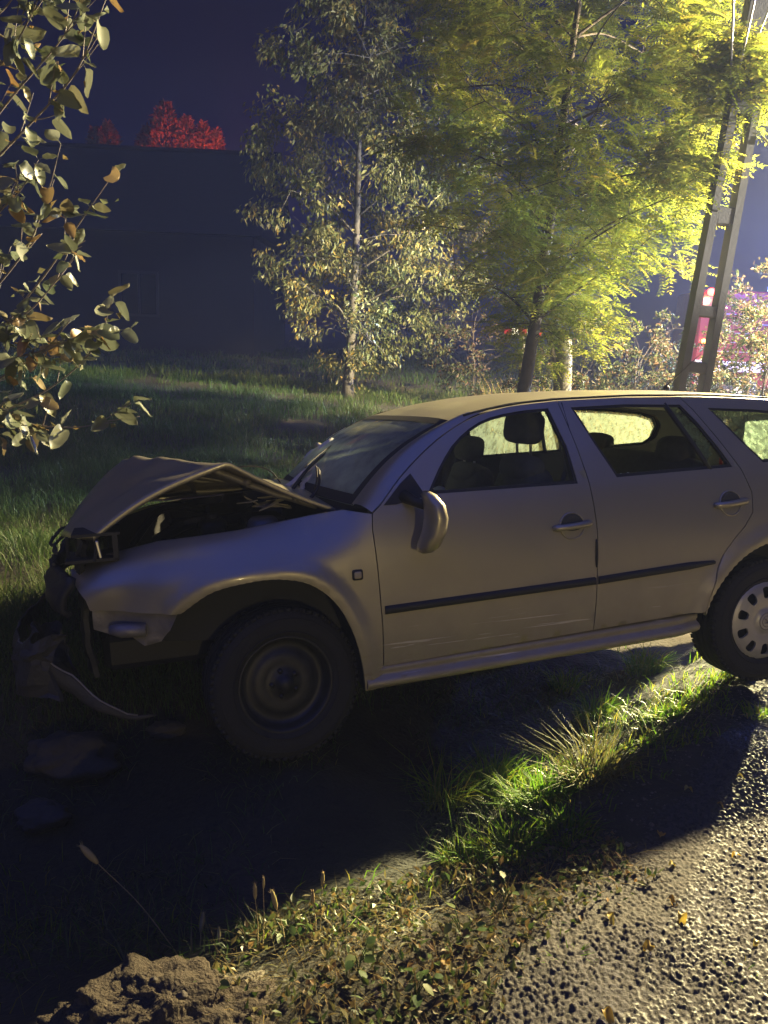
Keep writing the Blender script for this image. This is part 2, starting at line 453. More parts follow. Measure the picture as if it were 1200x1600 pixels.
def asphalt_mat():
    mt, nt, b = new_mat('rough_asphalt')
    tc = N(nt, 'ShaderNodeTexCoord')
    vo = N(nt, 'ShaderNodeTexVoronoi'); vo.inputs['Scale'].default_value = 75; nt.links.new(tc.outputs['Object'], vo.inputs['Vector'])
    rp = N(nt, 'ShaderNodeValToRGB'); e = rp.color_ramp.elements
    e[0].color = (.022, .020, .017, 1); e[1].color = (.085, .076, .056, 1)
    nt.links.new(vo.outputs['Color'], rp.inputs[0])
    no = N(nt, 'ShaderNodeTexNoise'); no.inputs['Scale'].default_value = 1.4; no.inputs['Detail'].default_value = 6; nt.links.new(tc.outputs['Object'], no.inputs['Vector'])
    mx = N(nt, 'ShaderNodeMix', data_type='RGBA', blend_type='MULTIPLY'); mx.inputs[0].default_value = .55
    nt.links.new(rp.outputs[0], mx.inputs[6]); nt.links.new(no.outputs['Color'], mx.inputs[7])
    nt.links.new(rp.outputs[0], b.inputs['Base Color'])
    mr = N(nt, 'ShaderNodeMapRange'); mr.inputs[3].default_value = .60; mr.inputs[4].default_value = .80; nt.links.new(no.outputs['Fac'], mr.inputs[0]); nt.links.new(mr.outputs[0], b.inputs['Roughness'])
    b.inputs['Specular IOR Level'].default_value = .4
    n2 = N(nt, 'ShaderNodeTexNoise'); n2.inputs['Scale'].default_value = 260; n2.inputs['Detail'].default_value = 5; nt.links.new(tc.outputs['Object'], n2.inputs['Vector'])
    bp = N(nt, 'ShaderNodeBump'); bp.inputs['Strength'].default_value = .7; bp.inputs['Distance'].default_value = .004
    nt.links.new(n2.outputs['Fac'], bp.inputs['Height'])
    nt.links.new(bp.outputs[0], b.inputs['Normal'])
    return mt
M['asphalt'] = asphalt_mat()

def worley(x, y, cell, seed=0):
    gx = np.floor(x / cell).astype(np.int64); gy = np.floor(y / cell).astype(np.int64)
    best = np.full(x.shape, 9.0); hid = np.zeros(x.shape)
    for dx in (-1, 0, 1):
        for dy in (-1, 0, 1):
            a = gx + dx; b = gy + dy
            n = (a * 374761393 + b * 668265263 + seed * 977) & 0x7fffffff
            n = ((n ^ (n >> 13)) * 1274126177) & 0x7fffffff
            r1 = (n & 0x3ff) / 1023.; r2 = ((n >> 10) & 0x3ff) / 1023.; r3 = ((n >> 20) & 0xff) / 255.
            d = np.hypot(x / cell - a - .1 - .8 * r1, y / cell - b - .1 - .8 * r2)
            u = d < best
            best = np.where(u, d, best); hid = np.where(u, r3, hid)
    return best, hid

def sheet(name, xs, ys, hfun, mat, keep=None):
    X, Y = np.meshgrid(xs, ys, indexing='ij')
    Z = hfun(X, Y)
    V = np.stack([X, Y, Z], -1).reshape(-1, 3)
    b = len(ys)
    i, j = np.meshgrid(np.arange(len(xs) - 1), np.arange(b - 1), indexing='ij')
    q = np.stack([i * b + j, (i + 1) * b + j, (i + 1) * b + j + 1, i * b + j + 1], -1).reshape(-1, 4)
    if keep is not None:
        c = V[q].mean(1)
        q = q[keep(c[:, 0], c[:, 1])]
        used = np.unique(q); mp = np.full(len(V), -1); mp[used] = np.arange(len(used)); V = V[used]; q = mp[q]
    return V, q

def spaced(a, b, s0, grow, start):
    """coordinates dense around [a,b], growing outwards"""
    out = list(np.arange(a, b, s0)); s_ = s0; v = out[-1]
    while v < start[1]: s_ *= grow; v += s_; out.append(v)
    s_ = s0; v = a
    while v > start[0]: s_ *= grow; v -= s_; out.insert(0, v)
    return np.array(out)

gx = spaced(-3.2, 3.2, .04, 1.09, (-300, 300)); gy = spaced(.9, 6.2, .04, 1.09, (-60, 500))
V, q = sheet('ground', gx, gy, H, None)
tag(link('ground', mesh_np('ground', V, [q]), M['ground']), kind='structure')

DX0, DX1, DY0, DY1 = -.05, 2.75, 1.0, 4.7
def edge_off(x, y): return 1.06 + .36 * fbm(x * 2.6, y * 2.6, 5, 21) + 1.1 * smooth01(.55, -.05, x - .25 * (y - 1.6))
def asph_keep(x, y): return axis_dist(x, y) < -edge_off(x, y)
def asph_h(x, y):
    s_ = axis_dist(x, y)
    d, hd = worley(x, y, .0120, 5)
    d2, h2 = worley(x, y, .019, 8)
    stone = (1 - np.clip(d / .64, 0, 1) ** 4) * (.003 + .0065 * hd) + (1 - np.clip(d2 / .5, 0, 1) ** 3) * .0045 * (h2 > .85)
    stone = stone * (.55 + .9 * vnoise(x * 6, y * 6, 91))
    base = H(x, y) + .012 + .018 * fbm(x * 1.7, y * 1.7, 3, 2)
    return base + stone - .02 * smooth01(-1.25, -1.05, s_)
V1, q1 = sheet('road', np.arange(DX0, DX1, .0038), np.arange(DY0, DY1, .0038), asph_h, None,
               lambda x, y: asph_keep(x, y) & ((x - .15) * 1.0 < (y - 1.0) * .75 + .75))
rx = spaced(-1.5, 5, .03, 1.12, (-300, 300)); ry = spaced(.5, 5, .03, 1.12, (-60, 300))
V2, q2 = sheet('road', rx, ry, lambda x, y: H(x, y) + .008 + .018 * fbm(x * 1.7, y * 1.7, 3, 2), None,
               lambda x, y: (axis_dist(x, y) < -edge_off(x, y) - .02) & (axis_dist(x, y) > -6.5) & ~((x > DX0 + .03) & (x < DX1 - .03) & (y > DY0 + .03) & (y < DY1 - .03) & ((x - .15) < (y - 1.0) * .75 + .70)))
tag(link('road', mesh_np('road', np.concatenate([V1, V2]), [q1, q2 + len(V1)]), M['asphalt']), kind='structure')
# ------------------------------------------------------------------ the car
CAR_R = np.array([[-0.9459607, 0.3153646, -0.0755217], [-0.3216269, -0.9421566, 0.0943246], [-0.0414066, 0.1135172, 0.9926728]])
CAR_T = np.array([1.74681, 4.44415, 0.02084])
car = empty('crashed_car', label='silver beige estate car with crumpled bonnet, nose down in the roadside ditch', cat='car')
mw = Matrix.Identity(4)
for i in range(3):
    for j in range(3): mw[i][j] = CAR_R[i, j]
    mw[i][3] = CAR_T[i]
car.matrix_world = mw

def spline(pts, n=40):
    p = np.asarray(pts, float)
    d = np.concatenate([[0], np.cumsum(np.linalg.norm(np.diff(p, axis=0), axis=1))])
    t = np.linspace(0, d[-1], n)
    # catmull-rom on arclength
    k = len(p); mtan = np.zeros_like(p)
    for i in range(k):
        a, b = max(0, i - 1), min(k - 1, i + 1)
        mtan[i] = (p[b] - p[a]) / (d[b] - d[a])
    out = []
    for tt in t:
        i = min(max(np.searchsorted(d, tt) - 1, 0), k - 2); h = d[i + 1] - d[i]; u = (tt - d[i]) / h
        h00 = 2*u**3-3*u**2+1; h10 = u**3-2*u**2+u; h01 = -2*u**3+3*u**2; h11 = u**3-u**2
        out.append(h00*p[i]+h10*h*mtan[i]+h01*p[i+1]+h11*h*mtan[i+1])
    return np.array(out)

ARCH_F = spline([(2.887,.592),(2.769,.668),(2.644,.695),(2.518,.699),(2.39,.668),(2.287,.582),(2.217,.45),(2.176,.293),(2.161,.173)], 36)
ARCH_R = spline([(.441,.301),(.406,.4),(.315,.515),(.2,.595),(.06,.637),(-.08,.628),(-.21,.575),(-.315,.48),(-.385,.37),(-.42,.25)], 36)
FTOP_X = [2.10, 2.21, 2.377, 2.632, 2.945, 3.165, 3.30]
FTOP_Z = [.935, .945, .915, .882, .855, .805, .740]
ZR_X = [-.98, -.5, -.1, .3, .7, 1.1, 1.3, 1.5, 1.66, 1.8]
ZR_Z = [1.22, 1.298, 1.335, 1.360, 1.370, 1.364, 1.352, 1.326, 1.290, 1.24]
def zrail(x): return np.interp(x, ZR_X, ZR_Z)

def ywid(X, Z):
    X = np.asarray(X, float); Z = np.asarray(Z, float)
    B = .865 - .20 * (np.clip(X - 2.55, 0, 9) / .75) ** 2 - .10 * (np.clip(-.2 - X, 0, 9) / .85) ** 2
    low = -.030 * np.clip((.52 - Z) / .3, 0, 1.3) ** 2
    upv = -.055 * np.clip((Z - .66) / .31, 0, 1) ** 2
    zc = np.interp(X, FTOP_X, FTOP_Z)
    rl = -.17 * np.clip((Z - .66) / (zc - .66), 0, 1.02) ** 2.6
    s_ = smooth01(2.08, 2.40, X)
    body = B + low + (1 - s_) * upv + s_ * rl
    g = np.clip(Z - .97, 0, 1)
    gh = B - .055 - .44 * g - .22 * g * g
    y = np.where(Z < .97, body, gh)
    for A in (ARCH_F, ARCH_R):
        d = np.full(X.shape, 9.0)
        for a in A: d = np.minimum(d, np.hypot(X - a[0], Z - a[1]))
        y = y + .024 * smooth01(.080, .042, d) - .012 * smooth01(.036, 0, d)
    # crash ripples in the wing
    w = smooth01(2.7, 3.25, X) * smooth01(1.0, .6, Z)
    y = y + w * (.010 * np.sin(X * 23 + Z * 14) - .030 * np.abs(((X * 3.1 + Z * 2.2) % 1) - .5))
    return y

def inside(poly, P):
    p = np.asarray(poly); x, y = P[:, 0], P[:, 1]; r = np.zeros(len(P), bool)
    j = len(p) - 1
    for i in range(len(p)):
        xi, yi = p[i]; xj, yj = p[j]
        c = ((yi > y) != (yj > y)) & (x < (xj - xi) * (y - yi) / (yj - yi + 1e-15) + xi)
        r ^= c; j = i
    return r

def resample(poly, h):
    out = []
    p = np.asarray(poly, float)
    for a, b in zip(p, np.roll(p, -1, 0)):
        n = max(1, int(math.ceil(np.linalg.norm(b - a) / h)))
        for k in range(n): out.append(a + (b - a) * k / n)
    return np.array(out)

def offset_poly(poly, d):
    p = np.asarray(poly, float)
    area = .5 * np.sum(p[:, 0] * np.roll(p[:, 1], -1) - np.roll(p[:, 0], -1) * p[:, 1])
    if area < 0: d = -d
    e1 = p - np.roll(p, 1, 0); e2 = np.roll(p, -1, 0) - p
    n1 = np.stack([-e1[:, 1], e1[:, 0]], 1); n1 /= np.linalg.norm(n1, axis=1)[:, None] + 1e-9
    n2 = np.stack([-e2[:, 1], e2[:, 0]], 1); n2 /= np.linalg.norm(n2, axis=1)[:, None] + 1e-9
    n = n1 + n2; n /= np.maximum(np.linalg.norm(n, axis=1)[:, None], .3); 
    c = np.clip((n * n1).sum(1), .5, 1)
    return p + n * (d / c)[:, None]

def cdt(outer, holes=(), h=.04, hb=None):
    loops = [resample(outer, hb or h)] + [resample(q_, hb or h) for q_ in holes]
    pts = []; edges = []
    for L in loops:
        s0 = len(pts); pts += [tuple(v) for v in L]; edges += [(s0 + i, s0 + (i + 1) % len(L)) for i in range(len(L))]
    bp = np.array(pts)
    mn, mx = bp.min(0), bp.max(0)
    g = []
    ny = int((mx[1] - mn[1]) / (h * .87)) + 1
    for j in range(1, ny):
        yy = mn[1] + j * h * .87
        xx = np.arange(mn[0] + (h / 2 if j % 2 else h), mx[0], h); g.append(np.stack([xx, np.full_like(xx, yy)], 1))
    if g:
        g = np.concatenate(g)
        ok = inside(outer, g)
        for q_ in holes: ok &= ~inside(q_, g)
        g = g[ok]
        if len(g):
            dm = np.min(np.hypot(g[:, None, 0] - bp[None, :, 0], g[:, None, 1] - bp[None, :, 1]), axis=1)
            g = g[dm > h * .45]; pts += [tuple(v) for v in g]
    v, e, f, *_ = delaunay_2d_cdt([Vector(p) for p in pts], edges, [], 0, 1e-7)
    v = np.array([(a.x, a.y) for a in v]); f = np.array([t for t in f if len(t) == 3])
    c = v[f].mean(1); ok = inside(outer, c)
    for q_ in holes: ok &= ~inside(q_, c)
    f = f[ok]
    ar = (v[f[:,1],0]-v[f[:,0],0])*(v[f[:,2],1]-v[f[:,0],1])-(v[f[:,2],0]-v[f[:,0],0])*(v[f[:,1],1]-v[f[:,0],1])
    f[ar < 0] = f[ar < 0][:, ::-1]
    f = f[np.abs(ar) > 1e-10]
    return v, f

def shell(name, V, F, mat, parent, lip=.016, lipdir=None, mirror=False, smooth=True):
    """surface with a folded lip along every open edge"""
    from collections import Counter
    E = np.concatenate([F[:, [0, 1]], F[:, [1, 2]], F[:, [2, 0]]]); key = [tuple(sorted(e)) for e in E.tolist()]
    cn = Counter(key); B = np.array([e for e, k in zip(E.tolist(), key) if cn[k] == 1])
    V = np.asarray(V, float)
    if lip > 0 and len(B):
        d = np.array(lipdir if lipdir is not None else (0, -1, 0), float) * lip
        n = len(V); vb = np.unique(B); mp = {a: i for i, a in enumerate(vb.tolist())}
        V2 = np.concatenate([V, V[vb], V[vb] + d])
        Q = np.array([[n + mp[a], n + len(vb) + mp[a], n + len(vb) + mp[b], n + mp[b]] for a, b in B.tolist()])
    else: V2 = V; Q = np.zeros((0, 4), int)
    if mirror:
        V2 = V2 * np.array([1, -1, 1]); F = F[:, ::-1]; Q = Q[:, ::-1]
    me = mesh_np(name, V2, [F, Q], smooth)
    return link(name, me, mat, parent)

def side_panel(name, outer, holes=(), mat=None, parent=None, gap=.0022, inset=0.0, h=.035, lip=.016, sides=(1, -1), labels=None):
    o2 = offset_poly(outer, gap) if gap else np.asarray(outer)
    v, f = cdt(o2, [np.asarray(q_) for q_ in holes], h, h * .8)
    y = ywid(v[:, 0], v[:, 1]) - inset
    V = np.stack([v[:, 0], y, v[:, 1]], 1)
    f = f[:, ::-1]
    res = []
    for k, sd_ in enumerate(sides):
        par = parent[k] if isinstance(parent, (list, tuple)) else parent
        res.append(shell(name, V, f, mat, par, lip, mirror=(sd_ < 0)))
    return res

# windows (X, Z)
WIN1 = spline([(1.845,.985),(1.77,1.09),(1.67,1.195),(1.52,1.280),(1.33,1.316),(1.165,1.325)], 14).tolist() + [(1.125,1.15),(1.115,.985)]
WIN2 = [(1.045,1.325),(.75,1.330),(.43,1.318),(.36,1.22),(.29,1.10),(.245,1.01),(.60,1.005),(.905,1.0),(.975,1.15)]
WINQ = [(.275,1.297),(0.0,1.280),(-.28,1.25),(-.40,1.215),(-.455,1.15),(-.445,1.07),(-.38,1.030),(-.15,1.022),(.055,1.022),(.15,1.13)]
zt = lambda x: float(zrail(x)) - .004
DOOR1 = [(2.078,.273),(2.081,.446),(2.093,.667),(2.105,.861),(2.098,.925)] + spline([(2.062,.955),(1.937,1.075),(1.755,1.205),(1.58,1.290),(1.379,zt(1.379)),(1.105,zt(1.105))], 22).tolist() + [(1.075,1.15),(1.058,1.0),(1.048,.77),(1.051,.56),(1.060,.305)]
DOOR2 = [(1.060,.305),(1.051,.56),(1.048,.77),(1.058,1.0),(1.075,1.15),(1.105,zt(1.105)),(.75,zt(.75)),(.42,zt(.42)),(.365,1.29),(.27,1.13),(.20,1.0),(.165,.885),(.173,.79),(.225,.725),(.283,.673),(.345,.605),(.392,.525),(.425,.43),(.449,.325)]
FENDER = [(2.075,.185),(2.078,.273),(2.081,.446),(2.093,.667),(2.105,.861),(2.098,.925)] + list(zip(FTOP_X[1:], FTOP_Z[1:])) + [(3.268,.70),(3.235,.655),(3.222,.612),(3.05,.600)] + ARCH_F.tolist()
QUART = [(.449,.325),(.425,.43),(.392,.525),(.345,.605),(.283,.673),(.225,.725),(.173,.79),(.165,.885),(.20,1.0),(.27,1.13),(.365,1.29),(.42,zt(.42)),(.1,zt(.1)),(-.3,zt(-.3)),(-.7,zt(-.7)),(-.93,zt(-.93)),(-1.0,1.0),(-1.03,.75),(-1.03,.52),(-.75,.42),(-.45,.25)] + ARCH_R[::-1].tolist()

P = M['paint']
side_panel('front_wing', FENDER, mat=P, parent=car, h=.028)
d1 = side_panel('front_door', DOOR1, [WIN1], mat=P, parent=car)
d2 = side_panel('rear_door', DOOR2, [WIN2], mat=P, parent=car)
qp = side_panel('rear_quarter', QUART, [WINQ], mat=P, parent=car)
# dark jamb behind the seams
for nm, poly, hol in (('door_jamb', DOOR1, WIN1), ('door_jamb', DOOR2, WIN2)):
    side_panel(nm, offset_poly(poly, -.012), [offset_poly(hol, -.004)], mat=M['cabin'], parent=car, gap=0, inset=.03, lip=0, h=.07)
side_panel('quarter_trim', offset_poly(QUART, .02), [offset_poly(WINQ, -.004)], mat=M['cabin'], parent=car, gap=0, inset=.05, lip=0, h=.07)
for sd_ in (1, -1):
    for A, yy in ((ARCH_F, .50), (ARCH_R, .52)):
        v, f = cdt(A, [], .08); V = np.stack([v[:, 0], 0 * v[:, 0] + sd_ * yy, v[:, 1]], 1); link('arch_inner_wall', mesh_np('arch_inner_wall', V, [f]), M['trim'], car)
# window seals and panes
for W_, par, nm in ((WIN1, d1, 'a'), (WIN2, d2, 'b'), (WINQ, qp, 'c')):
    side_panel('window_seal', offset_poly(W_, -.003), [offset_poly(W_, .013)], mat=M['trim'], parent=par, gap=0, inset=.005, lip=.02, h=.05)
def pane(poly, par, mat, sd_, label=None, shrink=.004):
    r = side_panel('window_pane', offset_poly(poly, shrink), mat=mat, parent=[par], gap=0, inset=.017, lip=0, h=.06, sides=(sd_,))
    if label: r[0]['label'] = label
pane(WIN1, d1[0], M['glass_clear'], 1)
pane(WIN1, d1[1], M['glass_haze'], -1, 'dew streaked far window')
FIXQ = [(.515,1.318),(.43,1.312),(.36,1.22),(.29,1.10),(.25,1.012),(.372,1.008),(.44,1.16)]
VENT = [(.505,1.318),(.43,1.312),(.36,1.22),(.31,1.13),(.335,1.10),(.318,1.075),(.36,1.05),(.36,1.012),(.378,1.01),(.44,1.16)]
pane(VENT, d2[0], M['glass_frost'], 1, 'broken fixed quarter pane with jagged lower edge')
pane(WIN2, d2[1], M['glass_dew'], -1)
pane(WINQ, qp[0], M['glass_frost'], 1, 'dew covered rear side window')
pane(WINQ, qp[1], M['glass_frost'], -1)
for k, sd_ in enumerate((1, -1)):
    mb = MB(); t = np.linspace(0, 1, 7)
    Xs = .515 + (.372 - .515) * t; Zs = 1.325 + (1.003 - 1.325) * t
    Y = ywid(Xs, Zs) - .010
    mb.tube(np.stack([Xs, sd_ * Y, Zs], 1), .0125, 6); mb.build('divider_bar', M['trim'], d2[k], True)
# shards left in the rear door window, along the sill
mb = MB(); r_ = np.random.RandomState(3)
x = .88
while x > .40:
    w = r_.uniform(.012, .05); hgt = r_.uniform(.003, .013)
    y = float(ywid(x, 1.01)) - .016
    mb.add([(x, y, 1.000), (x - w, y, 1.000), (x - w * r_.uniform(.2, .8), y - .004, 1.006 + hgt), (x - w * .9, y, 1.008), (x, y, 1.008)], [(0, 1, 3), (0, 3, 4), (4, 3, 2)])
    x -= w * r_.uniform(.9, 1.3)
mb.build('glass_shards', M['crack'], d2[0])['label'] = 'crumbs of broken window glass along the sill'

# mirror sail triangles
for k, sd_ in enumerate((1, -1)):
    pol = [(2.045,.955),(1.99,.955),(1.86,.978),(1.865,1.0),(1.905,1.075),(1.96,1.035)]
    side_panel('mirror_sail', pol, mat=M['trim'], parent=[d1[k]], gap=0, inset=-.004, lip=.01, sides=(sd_,))

# sill with its rolled lower edge
for sd_ in (1, -1):
    prof = [(.80,.292),(.852,.288),(.866,.278),(.866,.262),(.858,.252),(.862,.245),(.880,.236),(.890,.222),(.884,.205),(.862,.190),(.80,.182)]
    Xs = np.linspace(2.155, .452, 36)
    G = np.zeros((len(Xs), len(prof), 3))
    for i, x_ in enumerate(Xs):
        u = (2.155 - x_) / 1.7
        pinch = smooth01(.452, .60, x_)
        for j, (y_, z_) in enumerate(prof):
            G[i, j] = (x_, sd_ * (y_ - .02 - .03 * (1 - pinch)), z_ + u * .036 - .012)
    mb = MB(); mb.grid(G)
    for e_ in (0, -1):
        mb.add(np.concatenate([G[e_], [[G[e_, 0, 0], sd_ * .70, .25]]]), [(j, j + 1, len(prof)) for j in range(len(prof) - 1)])
    mb.build('sill', P, car, True)

# side mouldings
for k, sd_ in enumerate((1, -1)):
    for par, xa, xb in ((d1[k], 2.070, 1.064), (d2[k], 1.046, .405)):
        Xs = np.linspace(xa, xb, 24)
        zm = np.interp(Xs, [.405, 1.05, 2.07], [.567, .543, .522])
        hw = .0185
        G = []
        for x_, z_ in zip(Xs, zm):
            tp_ = 1 - .55 * max(0, (.55 - x_) / .15) if x_ < .55 else 1
            y_ = float(ywid(x_, z_))
            G.append([(x_, sd_ * (y_ - .002), z_ + hw * tp_), (x_, sd_ * (y_ + .012), z_ + hw * tp_ * .8), (x_, sd_ * (y_ + .014), z_), (x_, sd_ * (y_ + .012), z_ - hw * tp_ * .8), (x_, sd_ * (y_ - .002), z_ - hw * tp_)])
        G = np.array(G); mb = MB(); mb.grid(G); mb.add(G[0], [(0,1,2),(0,2,3),(0,3,4)]); mb.add(G[-1], [(0,1,2),(0,2,3),(0,3,4)])
        mb.build('side_moulding', M['trim'], par, True)
    # handles
    for par, xc, zc_ in ((d1[k], 1.175, .803), (d2[k], .300, .842)):
        y_ = float(ywid(xc, zc_))
        mb = MB()
        for u in np.linspace(0, 1, 1): pass
        ring = [(xc + .062 * math.cos(a), sd_ * (float(ywid(xc + .062 * math.cos(a), zc_ + .058 * math.sin(a))) + .001), zc_ + .058 * math.sin(a)) for a in np.linspace(0, 2 * math.pi, 25)]
        mb.tube(ring, .0045, 6, cap=False); hd_ = mb.build('handle_cup', P, par, True)
        mb = MB(); mb.ball((xc, sd_ * (y_ + .0005), zc_), (.118, .006, .108), 1.0, 10); mb.build('handle_shade_disc', M['cabin'], par, True)  # dark disc painted in for the shade inside the cup
        pts = [(xc + .098 - .196 * t, sd_ * (y_ + .002 + .018 * math.sin(math.pi * t) ** .5), zc_ - .004 + .012 * t) for t in np.linspace(0, 1, 13)]
        mb = MB(); mb.tube(pts, [.011] + [.0155] * 11 + [.011], 8); mb.build('door_handle', P, par, True)
# rubber bump strip on the edge of the front door
mb = MB(); pts = [(1.056, float(ywid(1.055, z_)) + .002, z_) for z_ in np.linspace(.605, .735, 8)]
mb.tube(pts, [.003, .006, .007, .007, .007, .007, .006, .003], 6); mb.build('door_edge_guard', M['trim'], d1[0], True)
# side repeater
mb = MB(); y_ = float(ywid(2.183, .684)); mb.ball((2.183, y_ + .001, .684), (.046, .016, .044), .35, 10); rp_ = mb.build('repeater_bezel', M['trim'], car, True)
mb = MB(); mb.ball((2.183, y_ + .004, .684), (.032, .018, .030), .45, 10); mb.build('repeater_lens', M['orange_lens'], rp_, True)

# roof
def roof_pt(x, u):
    zr = float(zrail(x)); yr = float(ywid(x, zr)) - .004
    a = abs(u)
    return (x, yr * u, zr + .040 * (1 - a ** 2.2) - .010 * a ** 14)
us = np.linspace(-1, 1, 33)
xs_ = np.linspace(0, 1, 34)
G = np.zeros((34, 33, 3))
for i, t in enumerate(xs_):
    for j, u in enumerate(us):
        x0 = 1.655 + .075 * (1 - u * u); x1 = -.95
        x_ = x0 + (x1 - x0) * t
        G[i, j] = roof_pt(x_, u)
HEAD = G[0].copy(); TAILHEAD = G[-1].copy()
mb = MB(); mb.grid(G); roof = mb.build('roof', P, car, True)
mb = MB(); G2 = G.copy(); G2[:, :, 2] -= .035; G2[:, :, 1] *= .97; mb.grid(G2); mb.build('headlining', M['lining'], car, True)
for sd_ in (1, -1):
    pts = [(x_, sd_ * (float(ywid(x_, zrail(x_))) - .003), float(zrail(x_)) + .003) for x_ in np.linspace(1.60, -.93, 40)]
    mb = MB(); mb.tube(pts, .006, 6); mb.build('roof_gutter', M['trim'], roof, True)

# windscreen, its pillars and black border
COWL = np.array([(2.14 + .15 * (1 - u * u), .685 * u, .945 + .03 * (1 - u * u)) for u in us])
ED = np.zeros((13, 33, 3))
for i, t in enumerate(np.linspace(0, 1, 13)):
    ED[i] = HEAD * np.array([1, .955, 1]) * (1 - t) + COWL * t
    b_ = .045 * math.sin(math.pi * t)
    ED[i, :, 0] += b_ * .6; ED[i, :, 2] += b_ * .75
mb = MB(); mb.grid(ED); ws = mb.build('windscreen', M['glass_screen'], car, True)
ws['label'] = 'cracked windscreen, dust paled to stand in for lit haze'
bo = MB()
I0 = ED + np.array([.002, 0, .003])
bo.grid(I0[0:2]); bo.grid(I0[-2:]); bo.grid(I0[1:-1, 0:2]); bo.grid(I0[1:-1, -2:])
bo.build('screen_border', M['trim'], ws, True)
# cracks: a web of fine lines where something struck the glass
cr = MB(); r_ = np.random.RandomState(11)
def ws_pt(a, b):
    """a along the height 0..12, b across 0..32"""
    i = min(int(a), 11); j = min(int(b), 31); u, v = a - i, b - j
    return (ED[i, j] * (1 - u) + ED[i + 1, j] * u) * (1 - v) + (ED[i, j + 1] * (1 - u) + ED[i + 1, j + 1] * u) * v + np.array([.004, 0, .004])
for (ca, cb, R0, n_) in ((4.4, 4.5, 1.5, 22), (7.0, 24, 2.2, 9)):
    for k in range(n_):
        th = r_.uniform(0, 2 * np.pi); L = R0 * r_.uniform(.4, 1.2); a, b = ca, cb; pts = [ws_pt(a, b)]
        for s_ in range(5):
            th += r_.uniform(-.35, .35); a += math.cos(th) * L / 6; b += math.sin(th) * L / 4
            if not (0.3 < a < 11.6 and .6 < b < 31.2): break
            pts.append(ws_pt(a, b))
        if len(pts) > 2: cr.tube(pts, .0006, 3, cap=False)
cr.build('glass_cracks', M['crack'], ws)
for k, sd_ in enumerate((1, -1)):
    D = spline([(2.098,.930),(2.062,.958),(1.937,1.078),(1.755,1.208),(1.58,1.293),(1.48,1.325)], 18)
    G = np.zeros((18, 5, 3))
    col = 32 if sd_ > 0 else 0
    for i in range(18):
        t = 1 - i / 17
        f_ = t * 12; i0 = min(int(f_), 11); E_ = ED[i0, col] * (1 - (f_ - i0)) + ED[i0 + 1, col] * (f_ - i0)
        Dp = np.array([D[i, 0], sd_ * (float(ywid(D[i, 0], D[i, 1])) - .001), D[i, 1]])
        for j, v in enumerate(np.linspace(0, 1, 5)):
            G[i, j] = Dp * (1 - v) + (E_ + np.array([.006, 0, .008])) * v
            G[i, j] += np.array([.3, sd_ * .5, .8]) * .016 * math.sin(math.pi * v)
    mb = MB(); mb.grid(G); mb.build('windscreen_pillar', P, car, True)

# bonnet: folded into a tent
def bonnet_row(u):
    """u -1 (right) .. 1 (left): polyline from nose to hinge"""
    a = abs(u); w = .665
    f0 = np.array([3.345 - .155 * a ** 2.2, u * w * .97, .835 + (.06 if u > 0 else -.02) * a])
    pk = np.array([3.055 - .40 * (a ** 1.1 if u > 0 else .45 * a), u * w, 1.165 - .005 * a - (.27 * a ** 1.4 if u < 0 else 0)])
    hg = np.array([2.27 - .055 * a * a, u * w, .995 - .06 * a * a])
    return f0, pk, hg
NU, NT = 41, 44
G = np.zeros((NT, NU, 3)); r_ = np.random.RandomState(5)
for j, u in enumerate(np.linspace(-1, 1, NU)):
    f0, pk, hg = bonnet_row(u)
    for i in range(NT):
        t = i / (NT - 1)
        if t < .45:
            s_ = t / .45; p = f0 * (1 - s_) + pk * s_
            p = p + np.array([.25, 0, 1]) * .040 * math.sin(math.pi * s_) * (1 - .4 * s_)
        else:
            s_ = (t - .45) / .55; p = pk * (1 - s_) + hg * s_
            p = p - np.array([0, 0, 1]) * .012 * math.sin(math.pi * s_)
        ed = 1 - abs(u) ** 6
        rdg = abs(float(fbm(p[0] * 4 + 3, u * 2.6, 2, 31))); p[2] += ed * (.085 * rdg - .012) * math.sin(math.pi * min(1, t * 1.02)) ** .5; p[0] += ed * .03 * float(fbm(u * 4 + 9, t * 5, 2, 12))
        # dent with a raised rim behind the nose
        dd = math.hypot((p[0] - 2.98) / .10, (p[1] - .22) / .16)
        p[2] += ed * .016 * math.exp(-(dd - .8) ** 2 / .12) - ed * .010 * math.exp(-dd * dd * 2)
        G[i, j] = p
mb = MB(); mb.grid(G)
bon = mb.build('bonnet', P, car, True); bon['label'] = 'bonnet buckled upwards into a sharp tent'
md = bon.modifiers.new('thick', 'SOLIDIFY'); md.thickness = .006; md.offset = -1
# folded flange all round
mb = MB()
for j in (0, NU - 1):
    sd_ = -1 if j == 0 else 1
    e = G[:, j]; mb.grid(np.stack([e + np.array([0, sd_ * .001, .001]), e + np.array([0, sd_ * .004, -.012]), e + np.array([0, -sd_ * .002, -.022]), e + np.array([0, -sd_ * .035, -.020])], 1))
e = G[0]; mb.grid(np.stack([e + np.array([.001, 0, .001]), e + np.array([.004, 0, -.014]), e + np.array([-.03, 0, -.018])], 1))
mb.build('bonnet_flange', P, bon, True)
mb = MB()
for j in (3, 12, 20, 28, NU - 4): mb.tube(G[2:-2, j] + np.array([0, 0, -.026]), .016, 6)
for i in (4, 14, 26, 36): mb.tube(G[i, 2:-2] + np.array([0, 0, -.024]), .014, 6)
mb.build('bonnet_frame', M['inner'], bon, True)

